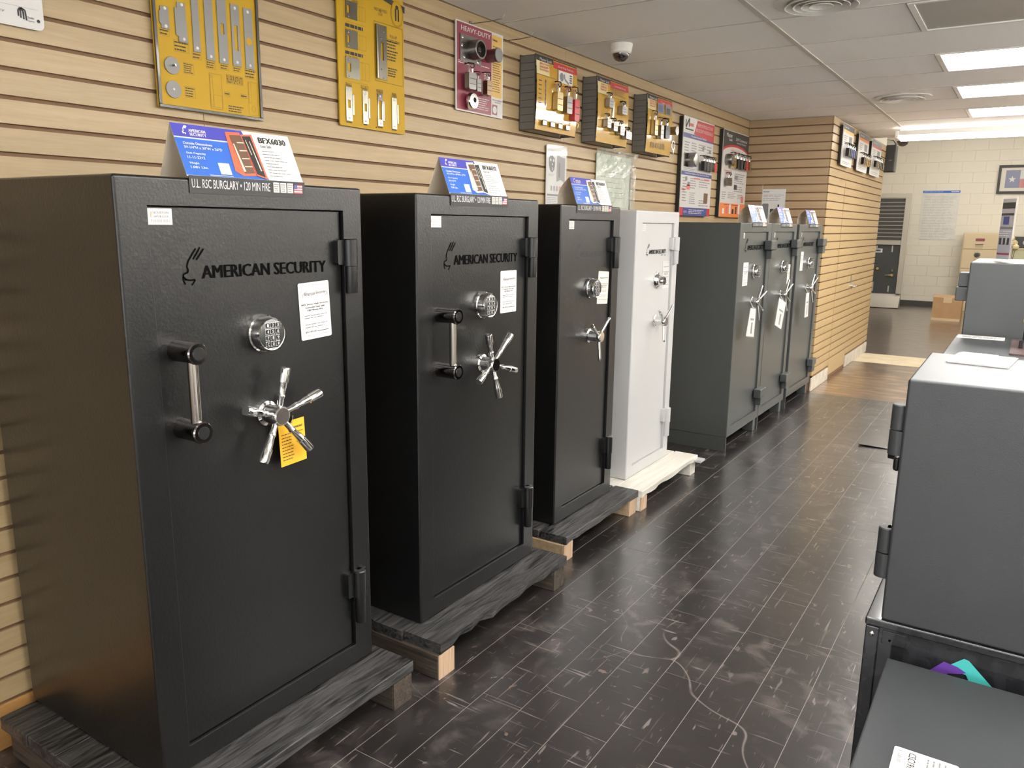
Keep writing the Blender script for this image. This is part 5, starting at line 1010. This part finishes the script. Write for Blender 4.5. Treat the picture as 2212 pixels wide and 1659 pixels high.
# dome cameras
for (x, y, z, lb, k) in ((.335, 4.20, CEIL, 'white dome camera on the ceiling above the wire racks', 1.0), (1.10, 9.55, CEIL, 'dark dome camera under the ceiling edge below the strip light', 1.3)):
    t = thing('dome_camera', lb, 'camera', (x, y, z), 'dome cameras on the ceiling')
    MB().lathe((x, y, z-.0015), (0, 0, -1), [(0, .062*k), (.006*k, .064*k), (.045*k, .058*k), (.052*k, .050*k)], 32).build('housing', M_white, t)
    MB().lathe((x, y, z-.052*k), (0, 0, -1), [(.0, .046*k), (.012*k, .045*k), (.026*k, .038*k), (.038*k, .024*k), (.044*k, .008*k)], 28).build('dome', M_lens, t)
# sign standing on the last grey safe
F = frame_my(.40, 6.92, 1.5715)
t = thing('sign_holder', 'clear sign holder with a grey device picture standing on the grey safes', 'sign', (.50, 6.92, 1.5715))
MB().fbox(F, 0, 0, .197, .29, -.003, 0).build('clear_panel', M_acryl, t); MB().fbox(F, .003, .01, .194, .287, .0005, .0012).build('sheet', M_paper, t); MB().box(.40, 6.90, 1.5712, .597, 6.99, 1.5745).build('foot', M_acryl, t)
s = Sheet(Frame(F.p(0, 0, .0012), F.r, F.u)); s.lines('sign_print', M_greyink, .008, .262, .06, .272, 1, .7, 1, .05); s.poly('device_picture', M_greyink, rrect(.006, .04, .06, .17, .008), 1); s.rect('product_picture', M_dkfelt, .075, .08, .105, .125, 1); s.rect('product_picture', M_dkfelt, .135, .14, .15, .16, 1); s.lines('sign_print', M_greyink, .01, .19, .185, .245, 4, .25, 1); s.lines('sign_print', M_greyink, .13, .06, .18, .12, 3, .3, 1); s.done(t)
MB().box(.397, 6.917, 1.5715, .403, 6.923, 1.90).build('post', M_acryl, t)

# ================================================================== RIGHT HAND ROW (doors face the aisle)
FX = lambda x, y, z: Frame((x, y, z), (0, -1, 0), (0, 0, 1))       # face looking -X
def side_safe(label, x, y0, w, z0, h, depth, paint, hinges, kind='safe', hy=0.03, big=False, bev=.006):
    t = thing('floor_safe', label, 'safe', (x+depth/2, y0+w/2, z0), 'safes along the counter side of the aisle')
    b = x+depth; ya, yb, za, zb = y0+.05, y0+w-.05, z0+.05, z0+h-.05; i = x+.04
    V = [(x, y0, z0), (x, y0+w, z0), (x, y0+w, z0+h), (x, y0, z0+h), (x, ya, za), (x, yb, za), (x, yb, zb), (x, ya, zb), (i, ya, za), (i, yb, za), (i, yb, zb), (i, ya, zb), (b, y0, z0), (b, y0+w, z0), (b, y0+w, z0+h), (b, y0, z0+h)]
    Fc = [(0, 1, 5, 4), (1, 2, 6, 5), (2, 3, 7, 6), (3, 0, 4, 7), (4, 5, 9, 8), (5, 6, 10, 9), (6, 7, 11, 10), (7, 4, 8, 11), (8, 9, 10, 11), (0, 12, 13, 1), (1, 13, 14, 2), (2, 14, 15, 3), (3, 15, 12, 0), (12, 15, 14, 13)]
    MB().add(V, [f[::-1] for f in Fc]).build('body', paint, t, bevel=bev, seg=3, smooth=False)
    MB().box(x+.004, ya+.003, za+.003, x+.035, yb-.003, zb-.003).build('door', paint, t, bevel=.003)
    for (za_, zb_) in hinges:
        zm = (za_+zb_)/2
        if big:
            hg = MB().box(x-.040, y0+.035, zm, x+.004, y0+.13, zb_).build('hinge', paint, t, bevel=.004); MB().box(x-.046, y0+.030, za_, x+.004, y0+.09, zm-.002).build('pin', paint, hg, bevel=.004)
        else:
            hg = MB().lathe((x-.010, y0+hy, zm+.001), (0, 0, 1), [(0, .017), (zb_-zm-.003, .017), (zb_-zm-.001, .015)], 24).build('hinge', paint, t)
            MB().lathe((x-.010, y0+hy, za_), (0, 0, 1), [(0, .0175), (zm-za_-.001, .0175)], 24).build('pin', paint, hg); MB().box(x-.010, y0+hy-.017, za_, x+.003, y0+hy+.005, zm-.001).build('leaf', paint, hg)
            MB().box(x-.010, y0+hy-.005, zm+.001, x+.003, y0+hy+.017, zb_).build('leaf', paint, hg)
    return t
A = side_safe('charcoal safe on the black steel stand, clear folder on its top', 2.192, 1.752, .425, .709, .533, .46, M_charp, ((1.074, 1.182), (.798, .910)))
MB().lathe((2.192, 1.97, 1.03), (-1, 0, 0), [(0, .03), (.02, .03), (.022, .02), (.045, .018)], 24).build('handle_hub', M_blk, A)
MB().box(2.176, 1.80, 1.030, 2.190, 2.02, 1.062).build('handle_bar', M_blk, A, bevel=.006)
# black stand
t = thing('steel_stand', 'black enamelled steel stand under the charcoal safe', 'stand', (2.40, 1.98, 0))
MB().box(2.162, 1.748, .690, 2.72, 2.22, .7085).build('top', M_blkmetal, t, bevel=.004); MB().box(2.170, 1.756, .0, 2.71, 1.766, .689).build('side_panel', M_blkmetal, t)
MB().box(2.170, 2.20, .0, 2.71, 2.21, .689).build('side_panel', M_blkmetal, t)
MB().box(2.164, 1.750, .0, 2.192, 1.778, .689).build('corner_post', M_blkmetal, t, bevel=.003); MB().box(2.164, 2.19, .0, 2.192, 2.216, .689).build('corner_post', M_blkmetal, t, bevel=.003)
MB().lathe((2.178, 1.7495, .672), (0, -1, 0), [(0, .006), (.003, .005), (.004, .002)], 14).build('screw', M_chrome, t); MB().lathe((2.214, 1.7555, .664), (0, -1, 0), [(0, .004), (.0015, .003)], 12).build('rivet', M_paper, t)
MB().box(2.198, 1.754, .655, 2.245, 1.757, .684).build('tab', M_blkmetal, t, bevel=.001)
s = Sheet(frame_my(2.30, 1.7555, .56))
s.poly('sticker_teal', M_teal, [(.030, .085), (.055, .108), (.064, .106), (.112, .060), (.112, .035), (.095, .035), (.080, .060), (.070, .058), (.062, .073), (.045, .075)], 1); s.poly('sticker_purple', M_purple, [(-.015, .050), (.020, .090), (.045, .086), (.062, .078), (.052, .072), (.030, .066), (.020, .05)], 2); s.done(t)
N_ = side_safe('low charcoal safe with a white price label on its top', 2.215, 1.20, .525, 0.0, .640, .46, M_charp, ((.42, .53), (.10, .21)), bev=.005)
F = Frame((2.268, 1.255, .6406), (1, 0, 0), (0, 1, 0)); t = thing('price_label', 'white price label on the top of the low charcoal safe', 'label', (2.33, 1.33, .6406), 'labels lying on the safes')
Fl = Frame((2.272, 1.410, .6410), (0, -1, 0), (1, 0, 0)); MB().prism(Fl, rrect(0, 0, .155, .100, .004), -.0006, .0005).build('card', M_paper, t, smooth=False)
s = Sheet(Frame(Fl.p(0, 0, .0005), Fl.r, Fl.u)); s.text('label_lettering', M_ink, 'CSC1913', .008, .024, .060, .036, 1, .0, .2); s.text('label_lettering', M_greyink, '$1,285.00', .008, .007, .045, .014, 1, 0, .2); s.lines('label_lettering', M_greyink, .010, .05, .07, .085, 4, .3, 1); s.done(t)
B = side_safe('dark safe with a white label strip on its top, before the taller safe', 2.137, 3.25, .775, 0.0, 1.080, .50, M_charp, ((.75, .88), (.25, .38)))
F = frame_top(2.135, 3.92, 1.0806); t = thing('price_label', 'long white label strip lying on the dark safe', 'label', (2.23, 3.96, 1.0806), 'labels lying on the safes')
MB().prism(F, rrect(.012, -.02, .19, .095, .004), -.0004, .0006).build('card', M_paper, t, smooth=False); s = Sheet(Frame(F.p(0, 0, .0006), F.r, F.u)); s.lines('label_lettering', M_greyink, .03, 0, .18, .07, 2, .4, 1); s.done(t)
t = thing('lock_sample', 'cutaway lock sample on a brown base plate, on the dark safe', 'lock', (2.42, 3.66, 1.0806))
MB().prism(frame_top(2.350, 3.46, 1.0806), rrect(0, 0, .16, .46, .01), 0, .006).build('base_plate', mat('brown_plate', (.09, .055, .055), .4), t, smooth=False); MB().box(2.377, 3.64, 1.0866, 2.392, 3.70, 1.12).build('bracket', M_blk, t, bevel=.003); MB().box(2.387, 3.66, 1.115, 2.45, 3.69, 1.26).build('lock_body', M_blk, t, bevel=.004); MB().cyl((2.40, 3.66, 1.20), (2.40, 3.60, 1.20), .02, n=20).build('lock_cylinder', M_brass, t)
Csf = side_safe('tall grey safe with box hinges and an acrylic sign on top', 2.155, 4.06, .62, 0.0, 1.400, .56, mat('mid_charcoal_paint', (.055, .059, .060), .40, bump=(300, .15, .0006)), ((1.225, 1.352), (.25, .38)), big=True)
t = thing('sign_holder', 'clear acrylic sign holder with a brochure, on the tall grey safe', 'sign', (2.27, 4.22, 1.4005))
fa = Vector((2.240, 4.30, 1.402)); fb = Vector((2.292, 4.20, 1.402)); r_ = (fb-fa).normalized(); F = Frame(fa, r_, (0, 0, 1)); Wd = .125
MB().fbox(F, 0, 0, Wd, .285, -.004, -.001).build('clear_panel', M_acryl, t); MB().fbox(F, .006, .01, Wd-.006, .278, 0, .0008).build('sheet', mat('lilac_grey_print', (.42, .40, .44), .12, coat=1.0), t)
MB().prism(frame_top(2.20, 4.14, 1.4004), rrect(0, 0, .15, .21, .02), 0, .0025).build('foot', M_acryl, t, smooth=False); MB().fbox(F, 0, 0, Wd, .012, .001, .03).build('lip', M_acryl, t)
s = Sheet(Frame(F.p(0, 0, .0008), F.r, F.u)); s.rect('dark_bands', M_dkfelt, .008, .235, Wd-.008, .262, 1); s.rect('dark_bands', M_dkfelt, .008, .205, Wd-.010, .215, 1); s.rect('safe_picture', M_navy, .03, .165, .08, .20, 1); s.rect('dark_bands', M_greyink, .008, .145, Wd-.008, .155, 1)
for i in range(3): s.rect('badge', M_dkfelt, .015+.034*i, .075, .035+.034*i, .105, 1)
s.lines('sheet_print', M_paper, .01, .11, Wd-.01, .14, 3, .4, 1); s.rect('dark_bands', M_burg, .008, .03, Wd-.008, .038, 1); s.done(t)
# clear folder on A
t = thing('clear_folder', 'clear plastic folder of white papers lying on the charcoal safe', 'folder', (2.30, 2.10, 1.2425))
F = Frame((2.236, 2.03, 1.2425), (1, -.13, 0), (.10, 1, 0)); MB().prism(F, rrect(0, 0, .125, .17, .006), 0, .003).build('cover', mat('milky_plastic', (.72, .70, .69), .12, alpha=.75, coat=1.0), t, smooth=False)
MB().prism(F, rrect(.008, .02, .085, .16, .004), .0035, .006).build('paper', M_paper, t, smooth=False); MB().cyl(F.p(.0, 0, .004), F.p(.125, 0, .004), .004, n=12).build('spine', M_acryl, t); s = Sheet(Frame(F.p(0, 0, .006), F.r, F.u)); s.poly('paper_print', M_greyink, [(.05, .06), (.068, .08), (.06, .12), (.04, .10)], 1); s.done(t)
# loose vinyl sheet by the right row
P = [PZ(u, v, .002) for u, v in ((1853, 962), (1890, 966), (1930, 912), (1920, 893))]
V = []; 
for j in range(9):
    f = j/8; a = P[0]+(P[3]-P[0])*f; b = P[1]+(P[2]-P[1])*f; lift = .013*(1-f)**3
    V += [a+Vector((0, 0, lift)), b+Vector((.12, 0, lift*.2)), a+Vector((0, 0, lift-.0025)), b+Vector((.12, 0, lift*.2-.0025))]
t = MB().add(V, [q for j in range(8) for q in ((j*4, j*4+1, j*4+5, j*4+4), (j*4+2, j*4+6, j*4+7, j*4+3), (j*4, j*4+4, j*4+6, j*4+2), (j*4+1, j*4+3, j*4+7, j*4+5))]+[(0, 2, 3, 1), (32, 33, 35, 34)]).build('vinyl_sheet', M_floor, None, smooth=True); tag(t, 'loose dark vinyl sheet curling up from the aisle floor', 'vinyl sheet')

# ================================================================== BACK ROOM
YD = 17.25
t = thing('lock_display', 'aluminium framed display with dark slats above a dark lock panel', 'display stand', (0, YD, 0))
for b in ((-.50, 2.135, .34, 2.22), (-.50, .28, -.40, 2.135), (.245, .28, .34, 2.135), (-.40, 1.235, .245, 1.31)): MB().fbox(frame_my(0, YD, 0), *b, 0, .05).build('frame', M_alu, t, bevel=.004)
for i in range(11): z = 1.325+.0737*i; MB().fbox(frame_my(0, YD, 0), -.40, z, .245, z+.058, .005, .025).build('slat', M_dkfelt, t)
MB().fbox(frame_my(0, YD, 0), -.40, 1.31, .245, 2.135, -.01, .006).build('slat_back', M_alu, t)
MB().fbox(frame_my(0, YD, 0), -.40, .28, .245, 1.235, -.005, .012).build('lock_panel', mat('lock_panel_enamel', (.05, .053, .055), .3), t)
DZ = lambda u, v: PY(1840+u/5.1875, 380+v/5.1875, YD-.02)
for u, v, r, m, nm in ((240, 958, .028, M_satin, 'deadbolt'), (288, 1037, .036, M_brass, 'deadbolt'), (455, 1058, .034, M_satin, 'deadbolt'), (227, 1110, .026, M_burg, 'deadbolt'), (450, 1113, .036, M_brz, 'lever_lock')):
    c = DZ(u, v); q = MB().lathe((c.x, YD-.012, c.z), (0, -1, 0), [(0, r), (.010, r), (.03, r*.75)], 20).build(nm, m, t)
    if nm == 'lever_lock': MB().tube([(c.x, YD-.04, c.z), (c.x-.06, YD-.055, c.z), (c.x-.12, YD-.05, c.z-.005)], .012, 8).build('lever', m, q)
for u, v0, v1 in ((283, 780, 808), (458, 780, 853), (238, 1185, 1290), (410, 1232, 1300)): a, b = DZ(u, v0), DZ(u, v1); MB().fbox(frame_my(0, YD, 0), a.x-.012, b.z, a.x+.012, a.z, .012, .018).build('rail', M_alu, t)
a, b = DZ(225, 855), DZ(345, 815); MB().fbox(frame_my(0, YD, 0), a.x-.1, a.z, b.x, b.z, .012, .02).build('nameplate', M_paper, t); s = Sheet(frame_my(0, YD-.02, 0)); s.lines('nameplate_print', M_ink, a.x, a.z+.010, b.x-.03, b.z-.010, 1, .7, 1, .05); s.done(t)
prof = [(.0, .28), (.04, .22), (.08, .16), (.12, .10), (.16, .05), (.19, .012)]
V = []; 
for d, z in prof: V += [(-.50, YD-d, z), (.33, YD-d, z), (-.50, YD-d+.012, max(z-.012, 0)), (.33, YD-d+.012, max(z-.012, 0))]
MB().add(V, [q for j in range(5) for q in ((j*4, j*4+4, j*4+5, j*4+1), (j*4+2, j*4+3, j*4+7, j*4+6), (j*4+1, j*4+5, j*4+7, j*4+3), (j*4, j*4+2, j*4+6, j*4+4))]).build('base_scoop', M_alu, t, smooth=True)
MB().box(-.50, YD, 0, .33, YD+.10, .28).build('base_block', M_alu, t)
# wall chart
F = frame_my(.44, YFAR-.008, 1.345); t = thing('wall_chart', 'faded wall chart with a blue top strip on the cream block wall', 'poster', (.76, YFAR, 1.345))
MB().fbox(F, 0, 0, .655, .955, -.001, 0).build('sheet', mat('chart_paper', (.62, .60, .53), .35, var=(9, (.70, .68, .62))), t); s = Sheet(F); s.rect('blue_strip', M_blue, -.002, .91, .657, .957, 1); s.lines('strip_print', M_paper, .50, .92, .64, .947, 1, .6, 2, .02); s.lines('strip_print', M_paper, .02, .925, .36, .942, 1, .4, 2, .05)
for i in range(16): s.lines('chart_print', mat('faint_print', (.50, .48, .43), .5), .03, .04+.052*i, .62, .075+.052*i, 2, .45, 1, .35, i)
s.done(t)
# framed flag picture
F = frame_my(1.70, YFAR-.012, 2.23); t = thing('framed_flag', 'dark framed lone star flag picture on the cream block wall', 'picture', (2.1, YFAR, 2.23)); Wp, Hp = 1.10, .53
for b in ((0, 0, Wp, .045), (0, Hp-.045, Wp, Hp), (0, .045, .045, Hp-.045), (Wp-.045, .045, Wp, Hp-.045)): MB().fbox(F, *b, 0, .03).build('frame', M_dkfelt, t, bevel=.004)
MB().fbox(F, .04, .04, Wp-.04, Hp-.04, -.002, .005).build('mount', M_tan, t); F2 = Frame(F.p(0, 0, .005), F.r, F.u); s = Sheet(F2); s.rect('flag_blue', M_navy, .125, .105, .36, .435, 1); s.rect('flag_white', M_paper, .36, .27, .95, .435, 1); s.rect('flag_red', M_red, .36, .105, .95, .27, 1)
s.poly('star', M_paper, [(.235+(.066 if i % 2 == 0 else .026)*math.sin(math.pi*i/5), .265+(.066 if i % 2 == 0 else .026)*math.cos(math.pi*i/5)) for i in range(9, -1, -1)], 2); s.done(t); MB().fbox(F, .04, .04, Wp-.04, Hp-.04, .010, .012).build('glass', M_acryl, t)
# beige filing safe
YC = 17.4; t = thing('filing_safe', 'beige two drawer filing safe with a combination dial', 'safe', (1.60, YC+.3, 0)); MB().box(1.287, YC, 0, 1.90, YC+.62, 1.49).build('body', M_beige, t, bevel=.008)
Fc_ = frame_my(1.287, YC, 0)
for a, b in ((.05, .42), (.44, .80), (.82, 1.17), (1.19, 1.47)): dw = MB().fbox(Fc_, .015, a, .598, b, 0, .012).build('drawer', M_beige, t, bevel=.005)
MB().fbox(Fc_, .21, 1.335, .36, 1.385, .012, .016).build('label_plate', M_burg, t); MB().tube([Fc_.p(.22, 1.28, .012), Fc_.p(.225, 1.275, .035), Fc_.p(.335, 1.275, .035), Fc_.p(.34, 1.28, .012)], .008, 8).build('handle', M_satin, t)
d_ = MB().lathe(Fc_.p(.265, 1.085, .012), (0, -1, 0), [(0, .052), (.012, .052), (.016, .042), (.04, .036)], 28).build('dial', M_satin, t); MB().lathe(Fc_.p(.265, 1.085, .052), (0, -1, 0), [(0, .034), (.002, .03)], 24).build('dial_face', M_dkfelt, d_)
# cardboard box
p, q = PZ(2017, 694, 0), PZ(2072, 696, 0); t = thing('cardboard_box', 'taped cardboard box on the back room floor', 'box', (1.35, 15.5, 0)); bx0 = PY(2014, 660, 15.32).x; bx1 = bx0+.44; MB().box(bx0, 15.32, 0, bx1, 15.72, .40).build('carton', M_kraft, t, bevel=.004)
MB().fbox(frame_my(bx0, 15.319, .40), .16, -.09, .29, 0, 0, .001).build('tape', M_tape, t); MB().fbox(frame_my(bx0, 15.319, 0), .0, .0, .44, .045, 0, .001).build('tape', M_tape, t); MB().box(bx0+.16, 15.32, .4, bx0+.29, 15.72, .4012).build('tape', M_tape, t); MB().add([(bx0-.004, 15.33, .395), (bx1, 15.33, .395), (bx1, 15.52, .43), (bx0-.004, 15.52, .43)], [(0, 1, 2, 3)]).build('flap', M_kraft, t)
# low cabinet with black case and dried flowers
a, b = PY(2183, 539, 17.2), PY(2184, 562, 17.2); t = thing('side_cabinet', 'pale green low cabinet behind the tall grey safe', 'cabinet', (2.45, 17.4, 0)); cx0 = a.x; MB().box(cx0, 17.2, .06, cx0+.75, 17.6, a.z).build('body', mat('pale_green_paint', (.50, .48, .30), .4), t, bevel=.006); MB().box(cx0-.015, 17.19, a.z, cx0+.765, 17.61, a.z+.025).build('top', M_beige, t); MB().fbox(frame_my(cx0, 17.2, .10), .02, 0, .36, a.z-.14, 0, .012).build('door', mat('pale_green_paint', (0, 0, 0)), t); MB().fbox(frame_my(cx0, 17.2, .10), .38, 0, .73, a.z-.14, 0, .012).build('door', mat('pale_green_paint', (0, 0, 0)), t); MB().box(cx0+.03, 17.23, 0, cx0+.72, 17.57, .06).build('plinth', M_dkfelt, t)
zt = a.z+.0255; c = PY(2178, 511, 17.3); t = thing('black_case', 'black equipment case with an emblem on the pale green cabinet', 'case', (c.x+.3, 17.4, zt)); MB().box(cx0+.0, 17.28, zt, cx0+.60, 17.55, c.z).build('shell', M_dkfelt, t, bevel=.01)
MB().lathe((cx0+.22, 17.279, (zt+c.z)/2), (0, -1, 0), [(0, .05), (.004, .045)], 24).build('emblem', M_satin, t); MB().tube([(cx0+.2, 17.4, c.z), (cx0+.22, 17.4, c.z+.04), (cx0+.40, 17.4, c.z+.04), (cx0+.42, 17.4, c.z)], .012, 8).build('handle', M_blk, t)
v0 = PY(2178, 560, 16.9); t = thing('flower_vase', 'floor vase of dried pale flowers beside the pale green cabinet', 'vase', (v0.x, 16.9, 0)); MB().lathe((v0.x, 16.9, 0), (0, 0, 1), [(0, .07), (.04, .09), (.30, .10), (.55, .06), (.62, .045), (.66, .06)], 24).build('vase', M_dkfelt, t)
for i in range(7):
    dx = -.07+.026*i; h = PY(2182, 522, 16.9).z-.04*abs(i-3)+.03*(i % 2); MB().tube([(v0.x, 16.9, .62), (v0.x+dx*.4, 16.9, .8), (v0.x+dx, 16.9+.02*(i % 3), h)], .005, 6).build('stem', M_woodpic, t); MB().lathe((v0.x+dx, 16.9+.02*(i % 3), h-.03), (0, 0, 1), [(0, .015), (.03, .05), (.07, .055), (.10, .03), (.115, .008)], 12).build('blossom', M_leaf, t)
